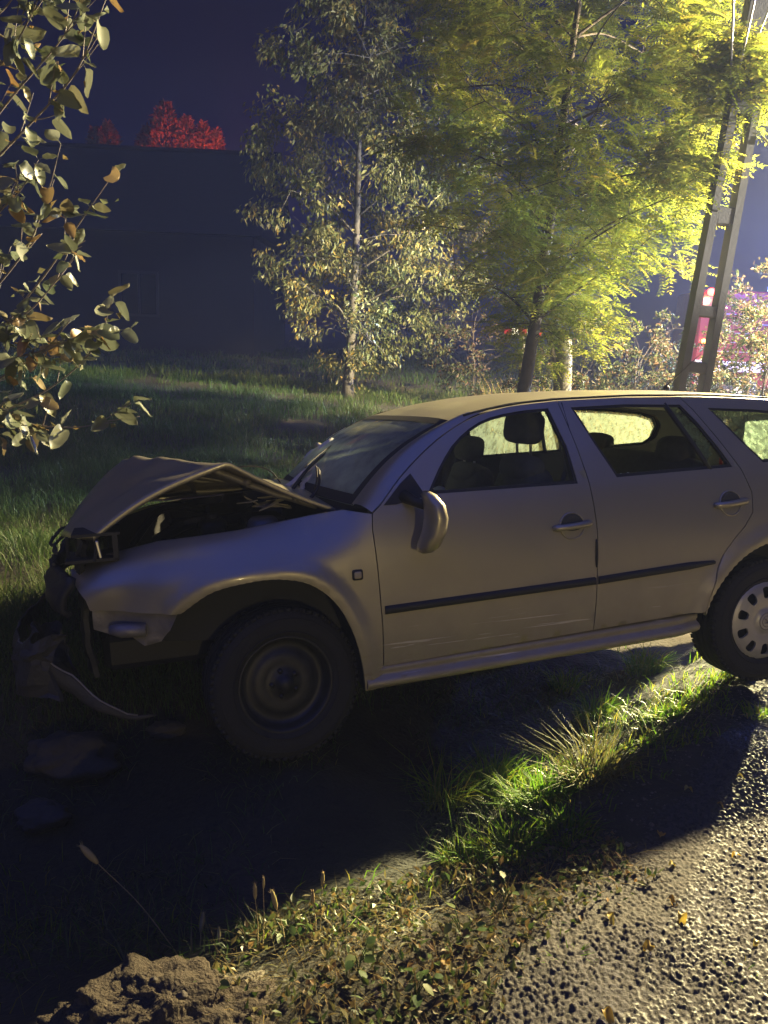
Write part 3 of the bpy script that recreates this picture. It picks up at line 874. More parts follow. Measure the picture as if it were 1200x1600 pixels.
# torn cowl and wipers
mb = MB()
for (a, b, w) in (((2.36, .22, .985), (2.12, .06, 1.10), .035), ((2.30, .30, .975), (2.20, .16, 1.04), .025)):
    a = np.array(a); b = np.array(b); d = b - a; n = np.cross(d, (0, 0, 1)); n /= np.linalg.norm(n)
    pts = [a + d * t + n * .01 * math.sin(9 * t) for t in np.linspace(0, 1, 9)]
    mb.grid(np.array([[p - n * w / 2, p + np.array([0, 0, .012]), p + n * w / 2] for p in pts]))
cw = mb.build('cowl_trim', M['white_plastic'], car); cw['label'] = 'torn pale strip of cowl trim'
cw.modifiers.new('thick', 'SOLIDIFY').thickness = .006
for nm, pts in (('wiper_arm', [(2.35, .35, .97), (2.30, .30, 1.02), (2.22, .20, 1.075), (2.10, .05, 1.13), (1.98, -.10, 1.17)]), ('wiper_arm', [(2.30, .52, .955), (2.24, .47, 1.01), (2.225, .44, 1.075), (2.22, .40, 1.09)])):
    mb = MB(); mb.tube(spline(pts, 16), np.linspace(.009, .005, 16), 6); wa = mb.build(nm, M['trim'], car, True)
    mb = MB(); pp = spline(pts, 16)[5:]; mb.tube(pp + np.array([.012, .008, .012]), .004, 4); mb.build('wiper_blade', M['rubber'], wa, True)
mb = MB(); mb.tube(spline([(2.62, -.05, 1.02), (2.55, -.02, 1.075), (2.46, .0, 1.085), (2.38, .05, 1.06), (2.34, .1, 1.0)], 20), .0035, 5); mb.build('loose_hose', M['rubber'], car, True)

M['bumper'] = simple('scuffed_bumper', (.045, .042, .038), .6, var=.5, scale=12, bump=.4, bscale=60)
# engine bay and broken front
mb = MB()
mb.grid(np.array([[(2.20, y, z) for y in np.linspace(-.70, .70, 5)] for z in (.35, .6, .92)])); mb.build('bulkhead', M['cabin'], car)
for sd_ in (1, -1):
    mb = MB(); Xs = np.linspace(3.18, 2.15, 16)
    mb.grid(np.array([[(x_, sd_ * (float(ywid(x_, .8)) - .115 - .10 * smooth01(.8, .5, z_)), min(z_, float(np.interp(x_, FTOP_X, FTOP_Z)) - .012)) for z_ in np.linspace(.40, .95, 8)] for x_ in Xs]))
    mb.build('inner_wing', M['cabin'], car, True)
    mb = MB(); mb.lathe([(.0, .90), (.05, .90), (.065, .885), (.07, .86), (.10, .84), (.12, .70)], 20, 'Z', (2.50, sd_ * .50, 0)); mb.build('strut_tower', M['inner'], car, True)
    # wheel arch liner
    A = ARCH_F; yo = ywid(A[:, 0], A[:, 1]) - .006
    mb = MB(); mb.grid(np.stack([np.stack([A[:, 0], sd_ * yo, A[:, 1]], 1), np.stack([A[:, 0] * .98 + 2.512 * .02, sd_ * (yo - .05), A[:, 1] + .02], 1), np.stack([A[:, 0], 0 * yo + sd_ * .50, A[:, 1] + .02], 1)], 1)); mb.build('wheel_arch_liner', M['trim'], car, True)
    A = ARCH_R; yo = ywid(A[:, 0], A[:, 1]) - .006
    mb = MB(); mb.grid(np.stack([np.stack([A[:, 0], sd_ * yo, A[:, 1]], 1), np.stack([A[:, 0], sd_ * (yo - .06), A[:, 1] + .02], 1), np.stack([A[:, 0], 0 * yo + sd_ * .52, A[:, 1] + .02], 1)], 1)); mb.build('wheel_arch_liner', M['trim'], car, True)
mb = MB(); mb.box((1.05, 0, .245), (3.1, 1.36, .07), bev=.02); mb.box((2.75, 0, .36), (.9, .95, .16), bev=.03); mb.tube([(2.0, .1, .20), (.5, .12, .19), (-.6, .2, .22)], .035, 8); mb.build('underbody', M['trim'], car)
mb = MB(); mb.box((2.70, -.10, .66), (.42, .62, .34), bev=.05); mb.box((2.72, -.12, .845), (.34, .50, .05), bev=.02); mb.tube(spline([(2.95, .2, .78), (2.8, .25, .86), (2.6, .22, .86), (2.45, .05, .88)], 16), .028, 8); mb.tube(spline([(3.05, -.3, .7), (2.9, -.1, .89), (2.7, .12, .90)], 12), .02, 8); mb.build('engine', M['steel'], car)
mb = MB(); mb.box((2.48, .36, .80), (.18, .24, .18), bev=.012); mb.build('battery', M['trim'], car)
mb = MB(); mb.ball((2.70, .30, .83), (.13, .12, .11), .55, 10); mb.lathe([(.0, .905), (.028, .905), (.03, .875)], 14, 'Z', (2.70, .30, 0)); mb.build('coolant_bottle', M['steel'], car, True)
mb = MB(); r_ = np.random.RandomState(2)
for k in range(9):
    c = np.array([2.46 + r_.uniform(-.09, .09), .42 + r_.uniform(-.08, .08), .935 + r_.uniform(-.015, .03)])
    Rm = rotz(r_.uniform(0, 6)) @ rotx(r_.uniform(-.6, .6)) @ roty(r_.uniform(-.5, .5))
    L = r_.uniform(.03, .10); w = r_.uniform(.01, .03)
    S = np.array([(-L, -w, 0), (L * .6, -w * .8, .004), (L, w * .2, .008), (L * .1, w, .003), (-L * .8, w * .6, -.004)])
    mb.add(np.concatenate([S @ Rm.T + c, S @ Rm.T + c + [0, 0, -.004]]), [(0,1,2),(0,2,3),(0,3,4),(5,7,6),(5,8,7),(5,9,8)], [(i, i + 5, (i + 1) % 5 + 5, (i + 1) % 5) for i in range(5)])
mb.build('broken_plastic', M['white_plastic'], car)['label'] = 'pale broken plastic pieces in the engine bay'
# radiator support, crumpled
def crumple(G, amp, f=9, seed=1):
    G = G.copy()
    for k in range(3): G[..., k] += amp * fbm(G[..., 1] * f + k * 7.3 + G[..., 0] * f, G[..., 2] * f + k * 3.1, 3, seed + k)
    return G
G = np.array([[(3.24 + .05 * (1 - (y / .62) ** 2), y, z) for y in np.linspace(-.62, .60, 30)] for z in np.linspace(.30, .86, 16)])
mb = MB(); mb.grid(crumple(G, .09)); mb.build('radiator_support', M['trim'], car).modifiers.new('t', 'SOLIDIFY').thickness = .02
G = np.array([[(3.40 - .10 * abs(y / .66) ** 3 + (.03 if 1 <= i <= 3 else 0), y, .58 + .032 * i) for y in np.linspace(-.66, .68, 34)] for i in range(6)])
mb = MB(); mb.grid(crumple(G, .07, 7, 4)); mb.build('bumper_beam', M['trim'], car, True).modifiers.new('t', 'SOLIDIFY').thickness = .025
# headlamp: empty housing on the left
mb = MB()
for (a, b) in (((3.29, .60, .80), (3.29, .62, .895)), ((3.19, .665, .80), (3.175, .665, .885))): mb.tube([a, b], .007, 6)
mb.box((3.20, .55, .80), (.20, .22, .012)); mb.box((3.18, .55, .90), (.18, .2, .012)); mb.box((3.11, .55, .85), (.02, .22, .11))
hl = mb.build('headlamp_housing', M['trim'], car)
mb = MB(); mb.box((3.172, .668, .845), (.012, .014, .07), roty(.15), bev=.003); mb.build('headlamp_reflector', M['chrome'], hl)
# crushed nose: grille slats behind the bonnet lip
mb = MB()
for k in range(5):
    z = .62 + .045 * k; mb.tube(crumple(np.array([[(3.40 - .08 * abs(y / .5) ** 2, y, z) for y in np.linspace(-.4, .4, 18)]]), .06, 8, k)[0], .008, 5)
mb.build('grille', M['trim'], car)
# bumper bracket hanging under the left wing
pol = np.array([(3.215,.606),(3.05,.596),(2.900,.588),(2.93,.525),(2.965,.475),(3.03,.462),(3.08,.50),(3.16,.505),(3.215,.53)])
v, f = cdt(pol, [], .03)
V = np.stack([v[:, 0], ywid(v[:, 0], v[:, 1] + .05) - .035 + .03 * fbm(v[:, 0] * 14, v[:, 1] * 14, 3, 8), v[:, 1]], 1)
bk = shell('bumper_bracket', V, f[:, ::-1], M['inner'], car, .02)
mb = MB(); yb = float(ywid(3.07, .58)); mb.tube([(3.15, yb - .03, .535), (3.11, yb - .01, .532), (3.02, yb + .01, .530)], [.02, .028, .026], 10); mb.build('bracket_sleeve', M['inner'], bk, True)
# bumper skin torn off and hanging
ST = [((3.005,.755,.180),.004),((3.07,.77,.195),.03),((3.16,.775,.245),.065),((3.25,.77,.315),.11),((3.33,.76,.395),.17),((3.395,.73,.47),.22),((3.46,.64,.50),.25),((3.51,.50,.47),.26),((3.55,.25,.44),.27),((3.565,.0,.43),.27),((3.54,-.3,.44),.26),((3.44,-.62,.46),.24),((3.2,-.74,.47),.2)]
cp = spline([s[0] for s in ST], 60); hh = np.interp(np.linspace(0, 1, 60), np.linspace(0, 1, len(ST)), [s[1] for s in ST])
G = np.zeros((60, 7, 3))
for i in range(60):
    out = np.array([.45, .9, 0]) if cp[i, 1] > .45 else np.array([1., 0, 0])
    for j, v in enumerate(np.linspace(0, 1, 7)):
        G[i, j] = cp[i] + np.array([0, 0, -1]) * hh[i] * v + out * .10 * hh[i] * math.sin(math.pi * v) * 1.2
G = crumple(G, .05, 8, 15)
mb = MB(); mb.grid(G); bs = mb.build('bumper_skin', M['bumper'], car, True); bs['label'] = 'front bumper skin torn off and hanging into the ditch'
bs.modifiers.new('t', 'SOLIDIFY').thickness = .005
mb = MB(); mb.tube(G[2:26, 0] + np.array([0, .004, .003]), .0035, 5); mb.build('bumper_edge', M['inner'], bs, True)

G = np.array([[(3.40 + .10 * math.cos(a) * (1 - .3 * v), .64 + .16 * math.sin(a), .30 + .26 * v) for a in np.linspace(-2.6, 2.2, 22)] for v in np.linspace(0, 1, 12)])
mb = MB(); mb.grid(crumple(G, .16, 7, 40)); bc = mb.build('bumper_corner', M['bumper'], car); bc['label'] = 'crumpled bumper corner pushed into the bank'; bc.modifiers.new('t', 'SOLIDIFY').thickness = .006
# rear end (only the forward part of it is in view)
mb = MB()
tw = [(TAILHEAD[j, 0] - .01, TAILHEAD[j, 1] * .98, TAILHEAD[j, 2] - .004) for j in range(33)]
G = np.zeros((12, 33, 3))
for i, t in enumerate(np.linspace(0, 1, 12)):
    for j, u in enumerate(us):
        z = tw[j][2] * (1 - t) + .42 * t
        yv = min(float(ywid(-.97, z)) - .012, .80)
        G[i, j] = (-.96 - .10 * math.sin(t * 2.2) - .05 * (1 - u * u) - (.04 if t > .75 else 0), yv * u, z)
mb.grid(np.concatenate([G[0:1], G[0:2][-1:]])); mb.grid(G[5:]); mb.grid(G[1:6, 0:5]); mb.grid(G[1:6, -5:])
tg = mb.build('tailgate', P, car, True)
mb = MB(); mb.grid(G[1:6, 4:29] + np.array([.004, 0, 0])); mb.build('rear_window', M['glass_frost'], tg, True)
mb = MB(); mb.ball((-1.05, 0, .48), (.22, 1.66, .26), .35, 14); mb.build('rear_bumper', P, car, True)
for sd_ in (1, -1):
    mb = MB(); mb.ball((-1.02, sd_ * .765, .80), (.10, .08, .28), .5, 10); mb.build('tail_lamp', M['red_lens'], car, True)

# cabin
mb = MB(); mb.box((1.0, 0, .40), (2.3, 1.40, .04)); mb.build('cabin_floor', M['cabin'], car)
mb = MB(); mb.ball((1.98, 0, .80), (.52, 1.36, .34), .45, 14); mb.ball((1.86, .37, .94), (.26, .40, .12), .6, 10); mb.build('dashboard', M['cabin'], car, True)
mb = MB(); th = np.linspace(0, 2 * np.pi, 33); Rm = roty(rad(-62))
ring = np.stack([.185 * np.cos(th), .185 * np.sin(th), 0 * th], 1) @ Rm.T + np.array([1.66, .37, .86]); mb.tube(ring, .014, 8, cap=False)
for a in (0.1, 3.04, 4.71): mb.tube([np.array([1.66, .37, .86]), np.array([.18 * math.cos(a), .18 * math.sin(a), 0]) @ Rm.T + np.array([1.66, .37, .86])], .014, 6)
mb.tube([(1.66, .37, .86), (1.95, .37, .72)], .03, 8); mb.build('steering_wheel', M['cabin'], car, True)
mb = MB(); mb.ball((1.62, .37, .85), (.16, .30, .26), .8, 16); ab = mb.mesh('airbag'); ab_o = link('airbag', ab, M['airbag'], car)
co = np.array([v.co[:] for v in ab.vertices]); co += .05 * np.stack([fbm(co[:, 1] * 12, co[:, 2] * 12, 3, 1), fbm(co[:, 0] * 12, co[:, 2] * 12, 3, 2), fbm(co[:, 1] * 12, co[:, 0] * 12 + co[:, 2] * 5, 3, 3) - .5], 1)
ab.vertices.foreach_set('co', co.ravel().astype(np.float32)); ab_o['label'] = 'limp pale airbag'
mb = MB(); Gd = np.array([[(2.02 + .12 * t, y, .985 + .0 * t) for y in np.linspace(-.45, .5, 24)] for t in np.linspace(-1, 1, 10)])
Gd[..., 2] += .06 * np.abs(fbm(Gd[..., 0] * 11, Gd[..., 1] * 7, 3, 77)); mb.grid(Gd); mb.build('dash_airbag', M['airbag'], car, True)
mb = MB(); mb.ball((1.86, -.30, 1.03), (.50, .74, .30), .75, 22); ab = mb.mesh('passenger_airbag'); ab_o = link('passenger_airbag', ab, M['airbag'], car)
co = np.array([v.co[:] for v in ab.vertices]); fo_ = fbm(co[:, 0] * 7 + 3, co[:, 1] * 7 + co[:, 2] * 3, 4, 19); co += np.stack([.05 * fbm(co[:, 1] * 9, co[:, 2] * 9, 3, 4), .06 * fo_, .20 * fo_ - .02], 1)
ab.vertices.foreach_set('co', co.ravel().astype(np.float32)); ab_o['label'] = 'pale half deflated passenger airbag'
def seat(name, x, y, top, lean=.20, w=.47, headz=1.23, headx=None):
    st = empty(name); st.parent = car
    return st
def seat_parts(x, y, zc_, hx, hz, hw=.29, hh_=.165, back_top=1.09):
    Rm = roty(-.22)
    mb = MB(); mb.ball((x, y, .74 if back_top > 1.05 else .69), (.17, .46, .62), .5, 14, Rm); mb.ball((x - .03, y, back_top - .06), (.13, .36, .14), .7, 10, Rm); bk_ = mb.build('seat_back', M['fabric'], car, True)
    mb = MB(); mb.ball((hx, y, hz), (.12, hw, hh_), .55, 12, roty(-.15)); hr = mb.build('headrest', M['fabric'], bk_, True)
    mb = MB()
    for s_ in (-1, 1): mb.tube([(hx, y + s_ * .07, hz), (hx - .0, y + s_ * .07, hz - .17)], .007, 6)
    mb.build('headrest_post', M['chrome'], bk_, True)
    mb = MB(); mb.ball((x + .30, y, .50), (.52, .50, .17), .5, 12, roty(-.12)); mb.build('seat_cushion', M['fabric'], car, True)
seat_parts(1.20, .37, .8, 1.155, 1.23)
seat_parts(1.16, -.37, .8, 1.12, 1.09, .25, .15, 1.0)
mb = MB(); mb.ball((.30, 0, .78), (.18, 1.30, .56), .4, 16, roty(-.3)); rb = mb.build('rear_seat_back', M['fabric'], car, True)
for y in (.38, -.36):
    mb = MB(); mb.ball((.25, y, 1.065), (.11, .26, .16), .55, 12, roty(-.25)); hr = mb.build('headrest', M['fabric'], rb, True)
    mb = MB()
    for s_ in (-1, 1): mb.tube([(.25, y + s_ * .06, 1.03), (.25, y + s_ * .06, .93)], .006, 6)
    mb.build('headrest_post', M['chrome'], rb, True)
mb = MB(); mb.ball((.62, 0, .50), (.55, 1.28, .2), .4, 14); mb.build('rear_seat_cushion', M['fabric'], car, True)
mb = MB(); mb.tube([(1.64, 0, 1.30), (1.62, 0, 1.25)], .008, 6); mb.ball((1.60, 0, 1.22), (.03, .22, .06), .5, 8); mb.build('rear_view_mirror', M['cabin'], car, True)
for sd_ in (1, -1):
    mb = MB(); pts = [(1.085, sd_ * (float(ywid(1.085, z)) - .045), z) for z in np.linspace(.45, 1.33, 10)]; mb.tube(pts, .04, 8); mb.build('centre_pillar_trim', M['cabin'], car, True)
    mb = MB(); mb.tube(spline([(1.03, sd_ * .62, 1.22), (1.05, sd_ * .60, 1.05), (1.10, sd_ * .58, .85)], 10), .012, 5); mb.build('seat_belt', M['fabric'], car, True)

# door mirror hanging by its arm
for k, sd_ in enumerate((1, -1)):
    root = d1[k]
    mb = MB()
    pr = [((1.905,.950,1.018),.010,.02),((1.898,.955,1.004),.026,.045),((1.878,.962,.965),.036,.062),((1.872,.965,.91),.040,.068),((1.882,.962,.85),.042,.066),((1.905,.955,.795),.040,.058),((1.918,.948,.772),.028,.04),((1.922,.945,.764),.008,.012)]
    th = np.linspace(0, 2 * np.pi, 18, endpoint=False)
    G = np.array([[(c[0] + a * np.sign(math.cos(t)) * abs(math.cos(t)) ** .7, sd_ * (c[1] + b * np.sign(math.sin(t)) * abs(math.sin(t)) ** .7), c[2]) for t in np.append(th, th[0])] for c, a, b in pr])
    if sd_ < 0: G[..., 2] += .12
    mb.grid(G); mh = mb.build('door_mirror', P, root, True)
    if sd_ > 0: mh['label'] = 'mirror housing knocked loose and drooping'
    mb = MB(); mb.tube([(1.95, sd_ * .80, .985), (1.92, sd_ * .86, .965), (1.885, sd_ * .93, .95 + (.1 if sd_ < 0 else 0))], [.03, .022, .02], 8); mb.build('mirror_arm', M['trim'], root, True)

# wheels
def tyre_mesh():
    R, W = .316, .098
    pr = [(.195,-.075),(.205,-.088),(.235,-.099),(.265,-.101),(.290,-.096),(.304,-.086),(.312,-.072),(.316,-.058)]
    tr = []
    for yc in (-.040, 0.0, .040): tr += [(.317, yc - .007), (.309, yc - .005), (.309, yc + .005), (.317, yc + .007)]
    pr = pr + tr + [(r_, -y_) for r_, y_ in pr[::-1]]
    mb = MB(); mb.lathe(pr, 72)
    # sidewall ribs
    for sd_ in (-1, 1):
        for rr_ in (.222, .276): mb.lathe([(rr_ - .003, sd_ * .098), (rr_, sd_ * .1035), (rr_ + .003, sd_ * .098)], 72)
    # shoulder tread blocks
    for k in range(64):
        a = 2 * np.pi * k / 64; Rm = roty(-a)
        for sd_ in (-1, 1):
            mb.box(np.array([.3095, sd_ * .074, 0]) @ Rm.T, (.014, .026, .020), Rm)
    return mb.mesh('tyre')
tyre = tyre_mesh()
def rim_mesh():
    mb = MB()
    mb.lathe([(.198,.074),(.205,.080),(.200,.086),(.190,.082),(.185,.060),(.178,.045),(.172,.030),(.150,.030),(.130,.040),(.105,.052),(.085,.045),(.060,.050),(.045,.058),(.034,.062),(.032,.085),(.0,.087)], 48)
    mb.lathe([(.185,.06),(.18,-.07),(.2,-.08)], 48)
    for k in range(5):
        a = 2 * np.pi * k / 5; mb.lathe([(.011, .045), (.011, .062), (.0, .064)], 8, 'Y', (.055 * math.cos(a), 0, .055 * math.sin(a)))
    return mb.mesh('rim')
rimm = rim_mesh()
def cover_mesh():
    th = np.linspace(0, 2 * np.pi, 60, endpoint=False)
    outer = np.stack([.206 * np.cos(th), .206 * np.sin(th)], 1)
    holes = []
    for k in range(10):
        a = 2 * np.pi * (k + .5) / 10
        loc = [(.118,-.010),(.127,-.019),(.150,-.0235),(.166,-.024),(.174,-.017),(.177,0),(.174,.017),(.166,.024),(.150,.0235),(.127,.019),(.118,.010)]
        holes.append(np.array([(r_ * math.cos(a) - t_ * math.sin(a), r_ * math.sin(a) + t_ * math.cos(a)) for r_, t_ in loc]))
    v, f = cdt(outer, holes, .016, .012)
    r_ = np.hypot(v[:, 0], v[:, 1])
    y = .088 + np.interp(r_, [0, .05, .058, .065, .10, .15, .18, .196, .206], [.018, .016, .010, .004, .012, .012, .004, .0, -.010])
    return v, f, y
cv, cf, cy = cover_mesh()
def wheel(x, y, z, steer, cover, sd_, camber=0.0):
    w = link('wheel', tyre, M['rubber'], car)
    w.location = (x, y, z); w.rotation_euler = (camber, 0, steer + (0 if sd_ > 0 else math.pi))
    rm = link('rim', rimm, M['steel'], w)
    if cover:
        V = np.stack([cv[:, 0], cy, cv[:, 1]], 1)
        wc = shell('wheel_cover', V, cf[:, ::-1], M['cap'], w, .010)
        mb = MB(); mb.lathe([(.040,.104),(.043,.108),(.046,.104)], 32); mb.lathe([(.026,.106),(.028,.109),(.030,.106)], 28)
        mb.tube(spline([(-.012,.109,-.014),(-.002,.110,-.004),(.002,.110,.006),(.012,.109,.014)], 8), .003, 5); mb.tube([(-.002,.110,-.004),(.012,.109,-.008)], .0025, 5)
        mb.build('emblem', M['inner'], w, True)
    return w
wheel(.045, .735, .222, 0, True, 1)
wheel(.045, -.735, .25, 0, True, -1)
wf = wheel(2.495, .725, .235, rad(6), False, 1, rad(4)); wf['label'] = 'muddy front wheel with bare dark rim'
wheel(2.495, -.725, .26, rad(6), False, -1)
mb = MB(); mb.tube([(.045, -.7, .23), (.045, .7, .23)], .04, 8); mb.build('rear_axle', M['steel'], car)
mb = MB(); mb.tube([(2.495, -.7, .24), (2.495, .7, .24)], .025, 8); mb.tube([(2.5, .52, .25), (2.5, .50, .8)], .035, 8); mb.build('front_axle', M['steel'], car)
# roof aerial
mb = MB(); mb.lathe([(.02, 0), (.018, .015), (.006, .03)], 10, 'Z', (.02, 0, 1.395)); mb.tube([(.02, 0, 1.42), (-.22, 0, 1.60)], [.004, .002], 6); mb.build('roof_aerial', M['trim'], roof)
# ------------------------------------------------------------------ vegetation
M['grass'] = ramp_mat('meadow_grass', [(.035, .07, .016), (.06, .115, .022), (.10, .13, .035), (.20, .17, .07)], rough=.5, trans=.4)
M['tuft'] = ramp_mat('verge_grass', [(.07, .16, .015), (.13, .26, .02), (.26, .29, .03), (.40, .31, .07)], rough=.65, trans=.5, spec=.12)
M['straw'] = ramp_mat('dry_grass', [(.16, .12, .05), (.27, .20, .07), (.12, .13, .04)], rough=.7, trans=.35, spec=.15)
M['weed'] = ramp_mat('weed_leaves', [(.04, .075, .02), (.08, .12, .03), (.16, .14, .05), (.22, .13, .05)], rough=.5, trans=.35)
M['walnut'] = ramp_mat('broad_tree_leaves', [(.07, .10, .035), (.11, .13, .05), (.15, .16, .065), (.20, .18, .07), (.40, .28, .06)], rough=.42, trans=.35)
M['locust'] = ramp_mat('locust_leaves', [(.11, .15, .02), (.17, .21, .025), (.25, .26, .035), (.32, .26, .045)], rough=.5, trans=.45)
M['shrub'] = ramp_mat('shrub_leaves', [(.025, .04, .014), (.045, .06, .02), (.10, .055, .03), (.065, .05, .025)], rough=.55, trans=.35)
M['red_tree'] = ramp_mat('conifer_needles', [(.10, .07, .04), (.22, .11, .06), (.16, .09, .05)], rough=.6, trans=.3)
M['bark'] = simple('dark_bark', (.055, .045, .036), .9, var=.4, scale=14, bump=.8, bscale=35)
M['pale_bark'] = simple('pale_bark', (.10, .095, .09), .8, var=.35, scale=12, bump=.6, bscale=40)
M['twig'] = simple('twig_bark', (.20, .17, .14), .7, var=.3, scale=30, bump=.3)

def blades(P, h, w, az, lean, curl, r_):
    """grass blades: 5 points each. P (n,3)"""
    n = len(P)
    d = np.stack([np.cos(az), np.sin(az), np.zeros(n)], 1)
    s_ = np.stack([-np.sin(az), np.cos(az), np.zeros(n)], 1)
    tw = r_.uniform(-1.2, 1.2, n)
    s_ = s_ * np.cos(tw)[:, None] + d * np.sin(tw)[:, None]
    upv = np.array([0, 0, 1.0])
    mid = P + upv * (h * .55)[:, None] + d * (h * lean * .45)[:, None]
    tip = P + upv * (h * (1 - .35 * curl))[:, None] + d * (h * (lean + curl * .55))[:, None]
    V = np.stack([P - s_ * (w / 2)[:, None], P + s_ * (w / 2)[:, None], mid + s_ * (w * .42)[:, None], mid - s_ * (w * .42)[:, None], tip], 1).reshape(-1, 3)
    i = np.arange(n) * 5
    Q = np.stack([i, i + 1, i + 2, i + 3], 1); T = np.stack([i + 3, i + 2, i + 4], 1)
    return V, T, Q
def blade_obj(name, P, h, w, az, lean, curl, rnd, mat, r_, parent=None, loc=None):
    V, T, Q = blades(P, h, w, az, lean, curl, r_)
    return link(name, mesh_np(name, V, [T, Q], True, {'rnd': np.repeat(rnd, 5)}), mat, parent, loc)

# the meadow beyond the ditch
r_ = np.random.RandomState(21)
PP = []; HH_ = []; WW = []
for (n, y0, y1, xl, xr, hs, ws_) in ((80000, 3.0, 8.0, -.62, .34, 1.0, 1.0), (75000, 7.0, 15, -.60, .45, 1.1, 1.6), (45000, 14, 34, -.60, .50, 1.25, 3.2)):
    y = y0 + (y1 - y0) * r_.uniform(0, 1, n) ** 1.0; x = y * r_.uniform(xl, xr, n) + r_.uniform(-.4, .4, n)
    s_ = axis_dist(x, y)
    dens = vnoise(x * .9, y * .9, 4) * .6 + vnoise(x * 3.1, y * 3.1, 5) * .5
    ok = (s_ > .45 + .35 * r_.uniform(0, 1, n)) & (dens > .28 + .25 * r_.uniform(0, 1, n)) & ~((s_ < 2.2) & (y > 4.4) & (x > 0.3))
    x = x[ok]; y = y[ok]; k = len(x)
    clump = vnoise(x * 1.7, y * 1.7, 8)
    PP.append(np.stack([x, y, H(x, y) - .01], 1)); HH_.append(hs * r_.uniform(.05, .16, k) * (.5 + 1.3 * clump)); WW.append(ws_ * r_.uniform(.0030, .0060, k))
P_ = np.concatenate(PP); h_ = np.concatenate(HH_); w_ = np.concatenate(WW); n = len(P_)
az = r_.uniform(0, 2 * np.pi, n)
rn = np.clip(vnoise(P_[:, 0] * .8, P_[:, 1] * .8, 12) * .75 + r_.normal(0, .16, n), 0, 1)
g = blade_obj('meadow_grass', P_, h_, w_, az, r_.uniform(.1, .7, n), r_.uniform(0, .7, n), rn, M['grass'], r_)
tag(g, 'rough green meadow grass beyond the ditch', 'grass', kind='stuff')

# sparse grass on the ditch sides
n = 9000
x = r_.uniform(-3.2, 2.6, n); y = r_.uniform(1.5, 5.0, n); s_ = axis_dist(x, y)
ok = (s_ > -1.05) & (s_ < .55) & (vnoise(x * 2.5, y * 2.5, 33) > .52 - .25 * (s_ < -.5) + .15 * r_.uniform(0, 1, n)) & ((x - .0) ** 2 / 2.2 + (y - 3.6) ** 2 > .25)
ok &= ~((x > -1.2) & (x < .4) & (y > 2.4) & (y < 3.4))
ok &= ~((y < 2.45) & (x < 1.0) & (s_ < -.6) & (r_.uniform(0, 1, len(ok)) < .8)); x = x[ok]; y = y[ok]; n = len(x)
g = blade_obj('ditch_grass', np.stack([x, y, H(x, y) - .01], 1), r_.uniform(.03, .11, n), r_.uniform(.003, .006, n), r_.uniform(0, 6.28, n), r_.uniform(.1, .8, n), r_.uniform(.1, .8, n), np.clip(r_.normal(.5, .25, n), 0, 1), M['tuft'], r_)
tag(g, 'sparse short grass on the sides of the ditch', 'grass', kind='stuff')

n = 30000
x = r_.uniform(.1, 3.4, n); y = r_.uniform(2.0, 5.9, n); s_ = axis_dist(x, y)
ok = (s_ > -1.12) & (s_ < -.15) & (vnoise(x * 4.2, y * 4.2, 53) > .52 + .2 * r_.uniform(0, 1, n)) & (s_ < -.25) & (s_ > -1.0) & (y > 2.15 + .3 * r_.uniform(0, 1, n)) & (vnoise(x * 6, y * 6, 71) > .48)
x = x[ok]; y = y[ok]; n = len(x)
g = blade_obj('verge_grass', np.stack([x, y, H(x, y) - .01], 1), r_.uniform(.02, .085, n) * (.4 + vnoise(x * 5, y * 5, 3)), r_.uniform(.003, .007, n), r_.uniform(0, 6.28, n), r_.uniform(.1, .9, n), r_.uniform(.1, .9, n), np.clip(r_.normal(.42, .25, n), 0, 1), M['tuft'], r_)
tag(g, 'ragged green grass on the verge between the ditch and the asphalt', 'grass', kind='stuff')
n = 12000
x = r_.uniform(-1.6, 1.6, n); y = r_.uniform(1.9, 4.6, n); s_ = axis_dist(x, y)
ok = (np.abs(s_) < .95) & (vnoise(x * 2.2, y * 2.2, 63) > .30 + .2 * r_.uniform(0, 1, n)); x = x[ok]; y = y[ok]; n = len(x)
g = blade_obj('ditch_floor_grass', np.stack([x, y, H(x, y) - .01], 1), r_.uniform(.03, .10, n), r_.uniform(.003, .006, n), r_.uniform(0, 6.28, n), r_.uniform(.3, 1.4, n), r_.uniform(.1, .9, n), np.clip(r_.normal(.5, .25, n), 0, 1), M['grass'], r_)
tag(g, 'flattened dark grass on the floor of the ditch', 'grass', kind='stuff')
